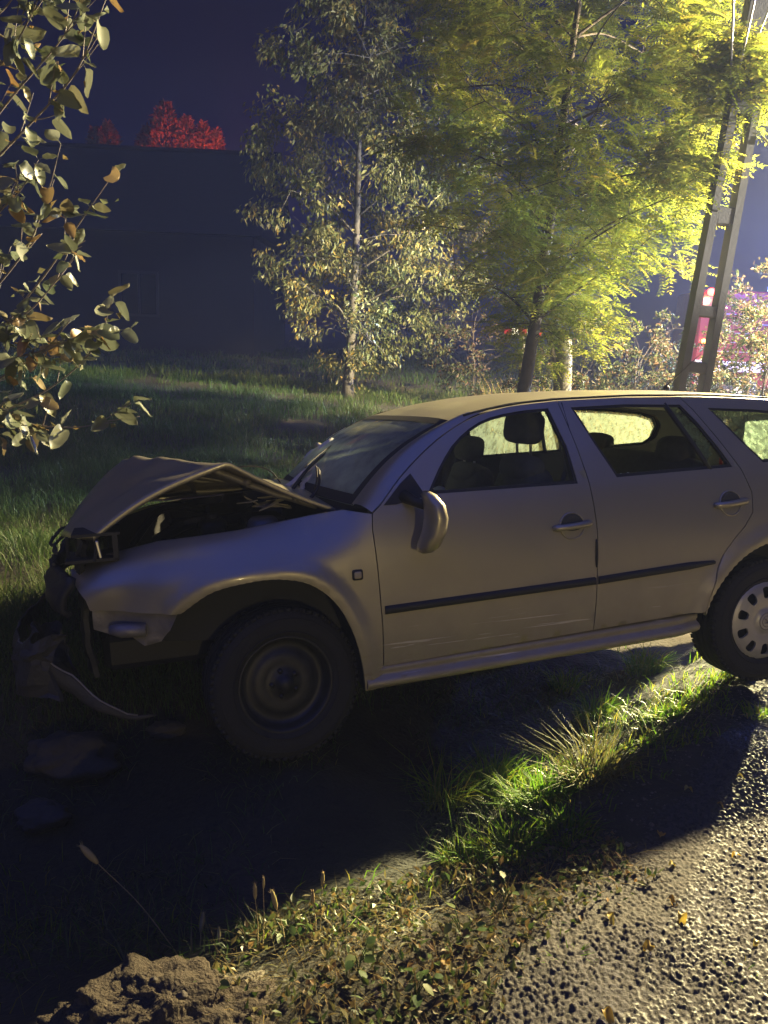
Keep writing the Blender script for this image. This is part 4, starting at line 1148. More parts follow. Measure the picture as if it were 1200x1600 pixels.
# tufts on the verge, one thing each
def ground_hit(px, py):
    d = fw + crt * (px - 600) / FPX - cup * (py - 800) / FPX
    o = np.array([0, 0, CAM_H]); t = .8
    for k in range(4000):
        p = o + d * t
        if p[2] < float(H(p[0], p[1])): break
        t += .004
    return p
TUFTS = [(1005, 1050, 150, .17, .10, 'bright green grass tuft below the sill in front of the rear wheel', .45),
 (925, 1125, 120, .17, .08, 'grass tuft with long drooping blades below the rear door', .40),
 (1035, 1122, 110, .08, .09, 'low leafy tuft left of the rear wheel shadow', .35),
 (770, 1235, 200, .17, .11, 'tall green tuft at the left end of the lit verge', .35),
 (845, 1255, 220, .15, .13, 'largest bright green tuft in the middle of the lit verge', .30),
 (925, 1215, 130, .20, .10, 'straw coloured tuft with spreading dry blades on the lit verge', .92),
 (795, 1335, 130, .11, .10, 'low green tuft at the near edge of the lit verge', .35),
 (725, 1345, 90, .09, .08, 'small bright tuft at the lower left tip of the lit verge', .40),
 (885, 1300, 110, .09, .09, 'flat leafy tuft beside the dark car shadow', .30),
 (690, 1260, 60, .26, .08, 'thin tall dark tuft left of the lit verge', .55),
 (880, 1075, 70, .13, .08, 'thin tuft in the shade under the rear door seam', .45),
 (1185, 1120, 60, .07, .06, 'small tuft on the asphalt beside the rear wheel', .5),
 (1160, 1530, 30, .04, .03, 'tiny green sprig growing through the asphalt at the lower right', .35),
 (885, 1505, 40, .05, .04, 'small green sprig on the gravel at the road edge', .35)]
for (px, py, n, hh_, sp, lab, tone) in TUFTS:
    n = int(n * 1.8)
    p = ground_hit(px, py)
    a = r_.uniform(0, 6.28, n); rr = sp * np.sqrt(r_.uniform(0, 1, n))
    lx = rr * np.cos(a); ly = rr * np.sin(a)
    lz = H(p[0] + lx, p[1] + ly) - p[2] - .012
    hgt = hh_ * r_.uniform(.45, 1.15, n)
    aa = a + r_.normal(0, .7, n)
    dry = tone > .8
    o = blade_obj('grass_tuft', np.stack([lx, ly, lz], 1), hgt, r_.uniform(.004, .009, n), aa, r_.uniform(.15, .9, n) + (.4 if dry else 0), r_.uniform(.2, 1.0, n), np.clip(tone + r_.normal(0, .2, n), 0, 1), M['straw'] if dry else M['tuft'], r_, loc=p)
    tag(o, lab, 'grass', 'grass tufts on the verge')

def leaf_batch(P, D, Nn, L, W, fold=.25, droop=0.0):
    """folded diamond leaves: base P, direction D, face normal Nn"""
    D = D / (np.linalg.norm(D, axis=1)[:, None] + 1e-9)
    S = np.cross(D, Nn); S /= np.linalg.norm(S, axis=1)[:, None] + 1e-9
    U = np.cross(S, D)
    L = np.broadcast_to(L, (len(P),)); W = np.broadcast_to(W, (len(P),))
    tip = P + D * L[:, None] - np.array([0, 0, 1]) * (droop * L)[:, None] if droop else P + D * L[:, None]
    m1 = P + D * (L * .45)[:, None] + S * (W / 2)[:, None] + U * (W * fold)[:, None]
    m2 = P + D * (L * .45)[:, None] - S * (W / 2)[:, None] + U * (W * fold)[:, None]
    V = np.stack([P, m1, tip, m2], 1).reshape(-1, 3)
    i = np.arange(len(P)) * 4
    T = np.concatenate([np.stack([i, i + 1, i + 2], 1), np.stack([i, i + 2, i + 3], 1)])
    return V, T

def rand_dir(n, r_):
    v = r_.normal(0, 1, (n, 3)); return v / np.linalg.norm(v, axis=1)[:, None]

# low weeds and litter along the near bank
n = 5200
x = r_.uniform(-.75, 1.0, n); y = r_.uniform(1.25, 2.35, n); s_ = axis_dist(x, y)
ok = (s_ < -.72) & (s_ > -edge_off(x, y) - .05 - .15 * r_.uniform(0, 1, n)) & (vnoise(x * 4, y * 4, 44) > .30) & (x > -.42)
x = x[ok]; y = y[ok]; n = len(x)
dd = rand_dir(n, r_); dd[:, 2] = np.abs(dd[:, 2]) * .8 + .1
nn = rand_dir(n, r_) * .6 + np.array([0, 0, 1])
V, T = leaf_batch(np.stack([x, y, H(x, y) + r_.uniform(-.005, .035, n)], 1), dd, nn, r_.uniform(.012, .040, n), r_.uniform(.007, .022, n), .2)
tag(link('bank_weeds', mesh_np('bank_weeds', V, [T], False, {'rnd': np.repeat(r_.uniform(0, 1, n), 4)}), M['weed']), 'low weeds covering the near bank of the ditch', 'weeds', kind='stuff')
n = 2600
x = r_.uniform(-.6, 1.0, n); y = r_.uniform(1.25, 2.3, n); s_ = axis_dist(x, y)
ok = (s_ < -.74) & (s_ > -edge_off(x, y) - .08) & (x > -.38)
x = x[ok]; y = y[ok]; n = len(x)
g = blade_obj('bank_dry_grass', np.stack([x, y, H(x, y) - .005], 1), r_.uniform(.02, .085, n), r_.uniform(.0012, .003, n), r_.uniform(0, 6.28, n), r_.uniform(.5, 2.2, n), r_.uniform(.2, 1, n), r_.uniform(0, 1, n), M['straw'], r_)
tag(g, 'tangle of dry grass stems on the near bank', 'grass', kind='stuff')
# gravel on the shoulder
n = 14000
x = r_.uniform(.0, 3.4, n); y = r_.uniform(1.3, 5.8, n); s_ = axis_dist(x, y)
ok = (s_ < -.80) & (s_ > -edge_off(x, y) - .12 * r_.uniform(0, 1, n) ** 2); x = x[ok]; y = y[ok]; n = len(x)
oct_ = np.array([(1,0,0),(-1,0,0),(0,1,0),(0,-1,0),(0,0,.7),(0,0,-.7)], float); of = np.array([(0,2,4),(2,1,4),(1,3,4),(3,0,4),(2,0,5),(1,2,5),(3,1,5),(0,3,5)])
sz = r_.uniform(.002, .008, n) * (1 + (r_.uniform(0, 1, n) > .95))
V = (oct_[None] * r_.uniform(.6, 1.2, (n, 6, 1))) * sz[:, None, None] + np.stack([x, y, H(x, y) + sz * .3], 1)[:, None]
T = (of[None] + (np.arange(n) * 6)[:, None, None]).reshape(-1, 3)
M['gravel'] = ramp_mat('gravel', [(.10, .085, .06), (.20, .17, .12), (.07, .065, .055)], rough=.8, trans=0.0)
tag(link('shoulder_gravel', mesh_np('shoulder_gravel', V.reshape(-1, 3), [T], False, {'rnd': np.repeat(r_.uniform(0, 1, n), 6)}), M['gravel']), 'loose gravel along the edge of the asphalt', 'gravel', kind='stuff')

# larger weed plants with rounded leaves on the bank
def round_leaf(L, W, n=7):
    t = np.linspace(0, 1, n); w = W / 2 * np.sin(np.pi * t ** .8) ** .8
    G = np.stack([np.stack([t * L, w, .18 * w - .10 * L * t * t], 1), np.stack([t * L, 0 * w, -.10 * L * t * t], 1), np.stack([t * L, -w, .18 * w - .10 * L * t * t], 1)], 1)
    return G
rleaf = {}
for k in range(3):
    mb = MB(); mb.grid(round_leaf(.026 + .006 * k, .018 + .004 * k)); me = mb.mesh('leaf', True); me.materials.append(None); rleaf[k] = me
M['weed_obj'] = ramp_mat('bank_plant_leaf', [(.05, .10, .025), (.10, .15, .04), (.15, .17, .05)], attr='obj', rough=.5, trans=.35)
for me in rleaf.values(): me.materials.clear(); me.materials.append(M['weed_obj'])
WEEDS = [(445, 1478, 7, 'leafy weed among the foxtails on the near bank'), (560, 1520, 6, 'small leafy weed below the foxtails'), (650, 1565, 7, 'broad leaved green weed at the bottom of the bank'), (790, 1420, 5, 'weed with upright leaves by the shadow edge'), (330, 1570, 5, 'weed growing against the clod of earth'), (720, 1470, 6, 'leafy weed in the middle of the near bank')]
for (px, py, k, lab) in WEEDS:
    p = ground_hit(px, py); root = empty('weed_plant', p, lab, 'weed', 'weeds on the near bank')
    mb = MB(); tips = []
    for j in range(k):
        a = r_.uniform(0, 6.28); e = p * 0 + np.array([math.cos(a) * r_.uniform(.01, .05), math.sin(a) * r_.uniform(.01, .05), r_.uniform(.03, .085)])
        mb.tube(spline([(0, 0, -.01), e * [.3, .3, .6], e], 6), .0013, 4); tips.append((e, a))
    mb.build('stem', M['grass'], root, True)
    for e, a in tips:
        o = link('leaf', rleaf[r_.randint(3)], None, root, e); o.rotation_euler = (r_.uniform(-.5, .5), r_.uniform(-.5, .5), a)

# foxtail grasses: stem and bristly head
M['foxtail'] = simple('foxtail_head', (.34, .27, .11), .7, var=.3, scale=60)
M['stem'] = simple('dry_stem', (.34, .26, .11), .6, var=.3, scale=40)
FOX = [((125,1320),(280,1482),.052,'long foxtail leaning far left out over the dark ditch'),
 ((318,1425),(310,1480),.038,'short foxtail standing alone on the clod of earth'),
 ((342,1448),(342,1482),.028,'shortest foxtail right of the one on the clod'),
 ((398,1380),(402,1485),.030,'leftmost foxtail of the middle cluster'),
 ((412,1370),(409,1485),.022,'tallest thin foxtail in the middle cluster'),
 ((425,1390),(448,1488),.036,'foxtail of the middle cluster bending to the left'),
 ((489,1390),(492,1475),.026,'left one of the pair of foxtails right of the cluster'),
 ((505,1362),(496,1478),.026,'taller right one of the pair of foxtails'),
 ((530,1412),(592,1470),.018,'thin foxtail leaning left right of the pair')]
for (t_, b_, hl_, lab) in FOX:
    b = ground_hit(*b_)
    if b[1] > 2.05: b = pixel_point(b_[0], b_[1], 1.88)
    tip = pixel_point(t_[0], t_[1], b[1] + .05)
    root = empty('foxtail_grass', b, lab, 'grass', 'foxtails on the near bank')
    hl_ *= 1.55; T_ = tip - b; ax = T_ / np.linalg.norm(T_)
    s1 = T_ - ax * hl_
    mb = MB(); mb.tube(spline([(0, 0, -.03), s1 * .5 + np.array([.004, 0, .006]), s1, s1 + ax * hl_ * .5], 14), np.linspace(.0021, .0011, 14), 5); mb.build('stem', M['stem'], root, True)
    mb = MB(); k = 14; tt = np.linspace(0, 1, k); pr = s1[None] + ax[None] * (tt * hl_)[:, None]
    mb.tube(pr, hl_ * .135 * np.sin(np.pi * np.clip(tt * .92 + .06, 0, 1)) ** .6, 8)
    ss = np.cross(ax, (0, 1, .2)); ss /= np.linalg.norm(ss); uu = np.cross(ax, ss)
    for j in range(90):
        t = r_.uniform(.02, .98); a = r_.uniform(0, 6.28); rd = ss * math.cos(a) + uu * math.sin(a)
        o0 = s1 + ax * t * hl_ + rd * hl_ * .08; e = o0 + rd * hl_ * r_.uniform(.06, .14) + ax * hl_ * .16; sd2 = np.cross(ax, rd) * .0006
        mb.add([o0 - sd2, o0 + sd2, e], [(0, 1, 2)])
    mb.build('seed_head', M['foxtail'], root, True)

# clod of earth at the lower left
def lump(name, c, size, amp, f, mat, seed, n=40):
    u = np.linspace(-np.pi / 2, np.pi / 2, n); v = np.linspace(0, 2 * np.pi, 2 * n, endpoint=False)
    U, W = np.meshgrid(u, v, indexing='ij')
    D = np.stack([np.cos(U) * np.cos(W), np.cos(U) * np.sin(W), np.sin(U)], -1)
    rr = 1 + amp * (fbm(D[..., 0] * f + 5, D[..., 1] * f + D[..., 2] * f * .7, 5, seed) + fbm(D[..., 2] * f * 1.3 + 9, D[..., 0] * f - D[..., 1] * f, 5, seed + 7))
    V = (D * rr[..., None] * np.asarray(size) / 2).reshape(-1, 3)
    k = 2 * n; i, j = np.meshgrid(np.arange(n - 1), np.arange(k), indexing='ij')
    q = np.stack([i * k + j, i * k + (j + 1) % k, (i + 1) * k + (j + 1) % k, (i + 1) * k + j], -1).reshape(-1, 4)
    return link(name, mesh_np(name, V, [q]), mat, None, c)
M['clod'] = simple('crumbly_earth', (.060, .047, .030), .95, var=.6, scale=40, bump=1.0, bscale=120)
M['stone'] = simple('mossy_stone', (.07, .06, .048), .9, var=.35, scale=9, bump=.8, bscale=40)
tag(lump('earth_clod', (-.47, 1.55, -.06), (.62, .42, .26), .5, 4.6, M['clod'], 3, 100), 'crumbly clod of earth and gravel at the lower left corner', 'earth')
for (px, py, sz, lab) in ((285, 1555, .028, 'pale pebble on the clod of earth'), (240, 1530, .018, 'small brown pebble on the clod of earth')):
    p = pixel_point(px, py, 1.50); tag(lump('pebble', p, (sz, sz * .8, sz * .6), .5, 2, M['stone'], 8, 12), lab, 'pebble', 'pebbles on the clod')
for (px, py, sz, lab) in ((110, 1215, .40, 'large dim boulder in the dark ditch left of the front wheel'), (255, 1170, .16, 'small dim stone in the ditch below the torn bumper'), (60, 1310, .22, 'dim flat stone at the left edge of the ditch')):
    p = ground_hit(px, py); tag(lump('ditch_stone', p + np.array([0, .05, .07]), (sz, sz * .7, sz * .5), .55, 2.2, M['stone'], int(px), 26), lab, 'stone', 'stones in the ditch')
for (px, py, sz, lab) in ((1182, 1338, .016, 'dark pebble casting a long shadow on the asphalt'), (1132, 1562, .022, 'round stone on the asphalt at the lower right'), (1040, 1288, .010, 'tiny pebble near the edge of the car shadow')):
    p = ground_hit(px, py); tag(lump('road_pebble', p + np.array([0, 0, .018]), (sz, sz, sz * .8), .4, 2, M['stone'], int(py), 12), lab, 'pebble', 'pebbles on the asphalt')

# fallen leaves on the road
M['fallen'] = ramp_mat('fallen_leaf', [(.36, .25, .04), (.30, .16, .04), (.20, .20, .05), (.42, .33, .07)], attr='obj', rough=.5, trans=.3)
fl = []
for k in range(4):
    mb = MB(); Gf = round_leaf(.045, .020 + .004 * k, 9); Gf[:, :, 2] += .010 * np.sin(np.linspace(0, 4 + k, 9))[:, None] + np.abs(Gf[:, :, 1]) * .6
    mb.grid(Gf); me = mb.mesh('fallen_leaf', True); me.materials.append(M['fallen']); fl.append(me)
FALL = [(1142,1350,'curled yellow leaf with a shadow beside the dark pebble'),(1043,1362,'brown leaf in the middle of the lit asphalt'),(1062,1440,'long yellow leaf left of the lower asphalt'),(1040,1415,'brown leaf just above the long yellow leaf'),(1068,1244,'small pale leaf at the upper edge of the shadow'),(1118,1265,'yellow leaf near the right end of the shadow edge'),(940,1592,'yellow leaf on a stem at the bottom edge'),(1030,1318,'green leaf fragment by the shadow edge'),(950,1440,'dull leaf on the gravel edge'),(1150,1222,'pale leaf on the asphalt below the rear wheel'),(1075,1080,'yellow leaf on the gravel left of the rear wheel'),(1015,1490,'dark brown leaf on the lower asphalt'),(1180,1480,'small leaf near the right edge of the picture'),(840,1420,'brown leaf where the bank meets the shadow'),(770,1410,'dry leaf hanging on the bank weeds'),(690,1525,'orange brown leaf on the bank')]
for k, (px, py, lab) in enumerate(FALL):
    p = ground_hit(px, py)
    o = link('fallen_leaf', fl[k % 4], None, None, p + np.array([0, 0, .024])); o.rotation_euler = (r_.uniform(-.3, .3), r_.uniform(-.4, .2), r_.uniform(0, 6.28)); s_ = r_.uniform(.7, 1.1); o.scale = (s_, s_, s_)
    tag(o, lab, 'leaf', 'fallen leaves')

# ---- fruit tree at the left: branches reach into the picture, each leaf its own piece
FT = empty('fruit_tree', (-2.6, 3.7, float(H(-2.6, 3.7))), 'fruit tree whose leafy branches reach in from the left edge', 'tree')
fo = np.array(FT.location)
M['fruit_leaf'] = ramp_mat('fruit_tree_leaf', [(.11, .14, .075), (.20, .22, .14), (.14, .16, .09), (.23, .24, .15), (.18, .20, .12), (.13, .155, .085), (.24, .21, .11), (.34, .20, .06)], attr='obj', rough=.42, trans=.25, spec=.4)
fm = []
for k in range(6):
    mb = MB(); L = .060; n = 9; t = np.linspace(0, 1, n); w = (.0185 + .002 * k) * np.sin(np.pi * t ** .85) ** .75
    cz = -(.14 + .09 * k) * L * np.sin(t * 1.6) ** 2 * 2.0 + .0022 * np.sin(t * 17 + k); lift = .35 + .1 * (k % 3)
    Gl = np.stack([np.stack([t * L, w, cz + lift * w], 1), np.stack([t * L, .5 * w, cz + lift * .35 * w], 1), np.stack([t * L, 0 * w, cz], 1), np.stack([t * L, -.5 * w, cz + lift * .35 * w], 1), np.stack([t * L, -w, cz + lift * w], 1)], 1)
    mb.grid(Gl); mb.tube([(-.015, 0, .002), (0, 0, 0), (L * .5, 0, cz[4] - .0006)], [.0008, .0009, .0004], 4)
    me = mb.mesh('leaf', True); me.materials.append(M['fruit_leaf']); fm.append(me)
mb = MB(); mb.tube(spline([(0, 0, -.1), (.05, 0, .8), (0, -.05, 1.6), (.1, -.1, 2.6), (.05, -.1, 3.6)], 24), np.linspace(.09, .03, 24), 12); mb.build('trunk', M['bark'], FT, True)
# branch paths in the picture (px, py, depth) from the trunk side outwards
BR = [
 ([(-260,520,3.6),(-120,330,3.4),(20,150,3.2),(110,40,3.1),(140,-60,3.0)], 1.0),
 ([(-200,420,3.5),(-40,280,3.2),(60,180,3.1),(120,110,3.05),(165,0,3.0)], 1.0),
 ([(-220,600,3.6),(-60,500,3.3),(40,390,3.2),(75,300,3.15),(95,225,3.1)], .9),
 ([(-220,720,3.6),(-40,560,3.3),(70,430,3.2),(130,340,3.1),(175,275,3.05)], .9),
 ([(-200,640,3.5),(-30,520,3.2),(40,490,3.1),(95,430,3.05),(115,400,3.0)], .7),
 ([(-200,760,3.5),(-40,620,3.2),(60,555,3.1),(140,520,3.05),(205,515,3.0)], 1.0),
 ([(-220,780,3.6),(-30,660,3.2),(80,605,3.1),(150,540,3.05),(175,470,3.0)], .8),
 ([(-200,800,3.5),(-20,650,3.2),(60,665,3.1),(140,665,3.05),(205,630,3.0)], .35),
 ([(-180,300,3.5),(-60,160,3.2),(10,90,3.1),(50,20,3.0),(80,-60,2.95)], 1.0),
 ([(-180,500,3.5),(-80,420,3.2),(0,330,3.1),(30,300,3.05),(60,250,3.0)], .7),
 ([(-150,650,3.4),(-40,590,3.2),(20,560,3.1),(70,545,3.0),(110,500,2.95)], .9),
 ([(-180,760,3.4),(-60,690,3.2),(-5,640,3.1),(20,655,3.0),(35,680,2.95)], .8),
 ([(-150,100,3.4),(-60,60,3.2),(0,20,3.1),(40,-30,3.0)], 1.0)]
nleaf = 0; allsp = []; 
for pts, dn in BR:
    W_ = np.array([pixel_point(a, b, c) for a, b, c in pts]) - fo
    sp_ = spline(W_, 40)
    allsp.append(sp_[8:]); mb = MB(); mb.tube(sp_, np.linspace(.009, .0016, 40), 6)
    twigs = []
    for k in range(8):
        i0 = r_.randint(14, 36); d = sp_[i0] - sp_[i0 - 1]; d /= np.linalg.norm(d); dv = d + rand_dir(1, r_)[0] * .75; dv /= np.linalg.norm(dv)
        tw = spline([sp_[i0], sp_[i0] + dv * .05 + [0, 0, .01], sp_[i0] + dv * r_.uniform(.09, .16) + [0, 0, .03]], 10); mb.tube(tw, np.linspace(.0025, .0012, 10), 5); twigs.append(tw)
    br = mb.build('branch', M['twig'], FT, True); nb = 0
    spots = [(sp_[i], sp_[i] - sp_[i - 1]) for i in range(10, 40, 1) if r_.uniform() < dn * .85] + [(sp_[-1], sp_[-1] - sp_[-2])]
    for tw in twigs:
        if r_.uniform() < dn: spots += [(tw[i], tw[i] - tw[i - 1]) for i in (4, 7, 9)]
    r_.shuffle(spots)
    for p, d in spots:
        for q_ in range(1 if r_.uniform() < .35 else 2):
            if nleaf >= 299 or nb >= 17 + 9 * dn: break
            wp = p + fo - np.array([0, 0, CAM_H]); dep = wp @ fw; ix = 600 + FPX * (wp @ crt) / dep; iy = 800 - FPX * (wp @ cup) / dep
            if ix < -12 or iy < -25: continue
            d2 = d / np.linalg.norm(d) * .6 + rand_dir(1, r_)[0] * .8; d2 /= np.linalg.norm(d2)
            o = link('leaf', fm[r_.randint(6)], None, FT, p + d2 * .014)
            qt = Vector(d2).to_track_quat('X', 'Z'); e = (qt.to_matrix() @ Matrix.Rotation(r_.normal(0, .7), 3, 'X')).to_euler()
            o.rotation_euler = e; s_ = r_.uniform(.75, 1.25); o.scale = (s_, s_, s_); nleaf += 1; nb += 1

# the many small leaves further back on the same tree
AL = np.concatenate(allsp); idx = r_.randint(0, len(AL), 320); P_ = AL[idx] + rand_dir(320, r_) * r_.uniform(.0, .07, 320)[:, None]
d = rand_dir(320, r_); V, T = leaf_batch(P_, d, rand_dir(320, r_) + [0, 0, .5], r_.uniform(.025, .05, 320), r_.uniform(.012, .026, 320), .25)
M['small_leaf'] = ramp_mat('small_fruit_leaf', [(.10, .13, .05), (.17, .19, .09), (.13, .15, .07), (.30, .20, .07)], rough=.45, trans=.3)
tag(link('small_leaves', mesh_np('small_leaves', V, [T], False, {'rnd': np.repeat(r_.uniform(0, 1, 320), 4)}), M['small_leaf'], FT), kind='stuff')
# ---- trees
def grow(base, top, cc, cr_, n_limb, n_clust, r0, r_, first=.25, gnarl=.12, gap=.42, low=-1.0, lobes=()):
    """trunk, limbs and twigs to leaf clumps spread through the crown; returns builder and clump twigs"""
    base = np.asarray(base, float); top = np.asarray(top, float)
    cc = np.asarray(cc, float); cr_ = np.asarray(cr_, float)
    mb = MB()
    k = 24; t = np.linspace(0, 1, k)
    tr = base + (top - base) * t[:, None] + np.stack([gnarl * np.sin(t * 5 + 1) * t, gnarl * np.cos(t * 4) * t, 0 * t], 1)
    mb.tube(tr, r0 * (1 - .90 * t) + r0 * .4 * np.exp(-t * 22), 12)
    skel = [tr[int(first * k):]]
    for l in range(n_limb):
        f = first + (1 - first) * (l + r_.uniform(0, .9)) / n_limb * .85
        p0 = tr[int(f * (k - 1))]
        a = l * 2.4 + r_.uniform(-.5, .5)
        rise = r_.uniform(.1, .9)
        tgt = cc + cr_ * np.array([math.cos(a), math.sin(a), 0]) * r_.uniform(.6, .9) * math.sqrt(max(.2, 1 - ((p0[2] + rise - cc[2]) / cr_[2]) ** 2))
        tgt[2] = p0[2] + rise
        d = tgt - p0; L = np.linalg.norm(d)
        mid = p0 + d * .45 + np.array([0, 0, .10 * L]) + rand_dir(1, r_)[0] * L * .07
        lp = spline([p0, mid, tgt], 14)
        mb.tube(lp, np.linspace(r0 * .26 * (1 - .6 * f), r0 * .05, 14), 6); skel.append(lp[3:])
    for (lc, lr, ln) in lobes:
        lc = np.asarray(lc, float); p0 = tr[int(np.clip(np.argmin(np.abs(tr[:, 2] - lc[2] + .5)), 2, k - 1))]
        lp = spline([p0, (p0 + lc) / 2 + np.array([0, 0, .12]), lc], 16); mb.tube(lp, np.linspace(r0 * .22, r0 * .05, 16), 6); skel.append(lp[4:])
    SK = np.concatenate(skel)
    tw = []; tries = 0
    todo = [(np.asarray(lc, float), np.asarray(lr, float)) for (lc, lr, ln) in lobes for _ in range(ln)]
    while len(tw) < n_clust and tries < n_clust * 20:
        tries += 1
        v = rand_dir(1, r_)[0] * r_.uniform(.15, 1.0) ** .45
        if v[2] < low: continue
        c = cc + v * cr_
        if todo: lc, lr = todo.pop(); c = lc + v * lr
        elif vnoise(c[0] * 1.5 + 7, c[2] * 1.5 + c[1]) < gap * r_.uniform(.5, 1.15): continue
        dd = np.linalg.norm((SK - c) * np.array([1, 1, 1.25]), axis=1) + .5 * np.clip(SK[:, 2] - c[2], 0, 9)
        p0 = SK[np.argmin(dd)]; d = c - p0; L = np.linalg.norm(d)
        sp_ = spline([p0, p0 + d * .5 + np.array([0, 0, .08 * L]) + rand_dir(1, r_)[0] * L * .08, c], 8)
        mb.tube(sp_, np.linspace(r0 * .07, r0 * .02, 8), 4, cap=False); tw.append(sp_[3:])
    return mb, tw

def sample_twigs(twigs, n, r_, spread):
    A = np.array(twigs); k, m_ = A.shape[:2]
    size = r_.uniform(.4, 1.6, k); idx = r_.choice(k, n, p=size / size.sum()); j = r_.randint(1, m_ - 1, n); j = np.where(r_.uniform(0, 1, n) < .55, m_ - 2, j); u = r_.uniform(0, 1, n)[:, None]
    d = A[idx, j + 1] - A[idx, j]; out = A[idx, j] * (1 - u) + A[idx, j + 1] * u
    d /= np.linalg.norm(d, axis=1)[:, None] + 1e-9
    return out + rand_dir(n, r_) * (spread * r_.uniform(0, 1, n) ** .6)[:, None] * np.array([1, 1, .7]), d

def plain_tree(name, label, base, top, cc, cr_, n_limb, n_clust, r0, nleaf, L, W, mat, bark, seed, spread=.12, droop=.5, group=None, first=.2, category='tree', gnarl=.12, gap=.42, low=-1.0):
    r_ = np.random.RandomState(seed)
    mb, tw = grow(base, top, cc, cr_, n_limb, n_clust, r0, r_, first, gnarl, gap, low)
    root = empty(name, base, label, category, group); b = np.asarray(base, float)
    mb.V = [v - b for v in mb.V]; mb.build('trunk', bark, root, True)
    P_, d = sample_twigs(tw, nleaf, r_, spread)
    dd = d * .4 + rand_dir(nleaf, r_) * .7; dd[:, 2] -= droop; nn = rand_dir(nleaf, r_) + np.array([0, -.2, .4])
    V, T = leaf_batch(P_ - b, dd, nn, L * r_.uniform(.6, 1.25, nleaf), W * r_.uniform(.6, 1.25, nleaf), .2)
    tone = np.clip(.25 + .45 * vnoise(P_[:, 0] * 1.3, P_[:, 2] * 1.3, 5) + r_.normal(0, .2, nleaf), 0, 1)
    link('crown', mesh_np('crown', V, [T], False, {'rnd': np.repeat(tone, 4)}), mat, root)
    return root

bT = pixel_point(543, 617, 13.5); bT[2] = float(H(bT[0], bT[1])) - .03
plain_tree('broadleaf_tree', 'round crowned tree with yellowing drooping leaves behind the bonnet', bT, bT + np.array([.15, .1, 6.9]), bT + np.array([.40, .2, 3.75]), (2.25, 1.8, 3.6), 30, 560, .085, 34000, .105, .042, M['walnut'], M['pale_bark'], 4, 0.26, .75, first=.10, gnarl=.07, gap=.14)

def locust(name, label, base, top, cc, cr_, n_limb, n_sub, r0, nfrond, seed, first=.3, lobes=()):
    r_ = np.random.RandomState(seed)
    mb, tw = grow(base, top, cc, cr_, n_limb, n_sub, r0, r_, first, .10, .40, -1.0, lobes)
    root = empty(name, base, label, 'tree'); b = np.asarray(base, float)
    mb.V = [v - b for v in mb.V]; mb.build('trunk', M['bark'], root, True)
    P_, d = sample_twigs(tw, nfrond, r_, .26)
    dd = d * .5 + rand_dir(nfrond, r_) * .8; dd[:, 2] *= .45; dd /= np.linalg.norm(dd, axis=1)[:, None]
    nn = np.array([0, 0, 1.0]) + rand_dir(nfrond, r_) * .45
    S = np.cross(dd, nn); S /= np.linalg.norm(S, axis=1)[:, None]
    Lf = r_.uniform(.13, .27, nfrond); k = 7; Ps = []; Ds = []; Ns = []; rn = []; Ls = []
    tone = np.clip(r_.normal(.45, .25, nfrond), 0, 1)
    for j in range(k):
        t = .15 + .8 * j / (k - 1); pp = P_ - b + dd * (Lf * t)[:, None] - np.array([0, 0, 1]) * (Lf * .28 * t * t)[:, None]
        for s_ in (-1, 1):
            Ps.append(pp); Ds.append(S * s_ + dd * .35 - np.array([0, 0, .25])); Ns.append(nn); rn.append(tone); Ls.append(Lf * .22)
    Ps.append(P_ - b + dd * Lf[:, None] - np.array([0, 0, 1]) * (Lf * .28)[:, None]); Ds.append(dd); Ns.append(nn); rn.append(tone); Ls.append(Lf * .2)
    L = np.concatenate(Ls); V, T = leaf_batch(np.concatenate(Ps), np.concatenate(Ds), np.concatenate(Ns), L, L * .45, .08)
    link('crown', mesh_np('crown', V, [T], False, {'rnd': np.repeat(np.concatenate(rn), 4)}), M['locust'], root)
bL = np.array([1.40, 8.6, 0.]); bL[2] = float(H(bL[0], bL[1])) - .05
locust('locust_tree', 'locust tree with feathery yellow green leaves behind the car', bL, (1.95, 8.9, 6.6), (1.65, 8.9, 4.1), (1.75, 1.6, 2.9), 30, 400, .085, 16500, 6, first=.25, lobes=(((3.15, 8.1, 4.15), (.55, .5, .38), 34), ((2.75, 8.3, 3.35), (.45, .5, .30), 18), ((2.9, 8.8, 5.2), (.6, .6, .6), 24)))
# ------------------------------------------------------------------ pole, lamp, house, vehicles
M['concrete'] = simple('pole_concrete', (.095, .09, .09), .9, var=.25, scale=6, bump=.5, bscale=50)
M['lamp_metal'] = simple('lamp_housing', (.25, .25, .26), .45, metal=.6)
M['cable'] = simple('cable_sheath', (.25, .24, .26), .5)
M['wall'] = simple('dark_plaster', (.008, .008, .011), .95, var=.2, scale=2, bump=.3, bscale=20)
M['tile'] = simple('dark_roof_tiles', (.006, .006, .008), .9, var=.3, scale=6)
M['dark_glass'] = simple('dark_window', (.01, .01, .012), .15)
M['frame'] = simple('window_frame', (.012, .012, .014), .7)
M['engine_red'] = simple('fire_engine_red', (.16, .010, .016), .35, var=.1, coat=.5)
M['stripe'] = simple('white_stripe', (.7, .7, .72), .4)
M['shutter'] = simple('roller_shutter', (.35, .35, .37), .4, metal=.5)

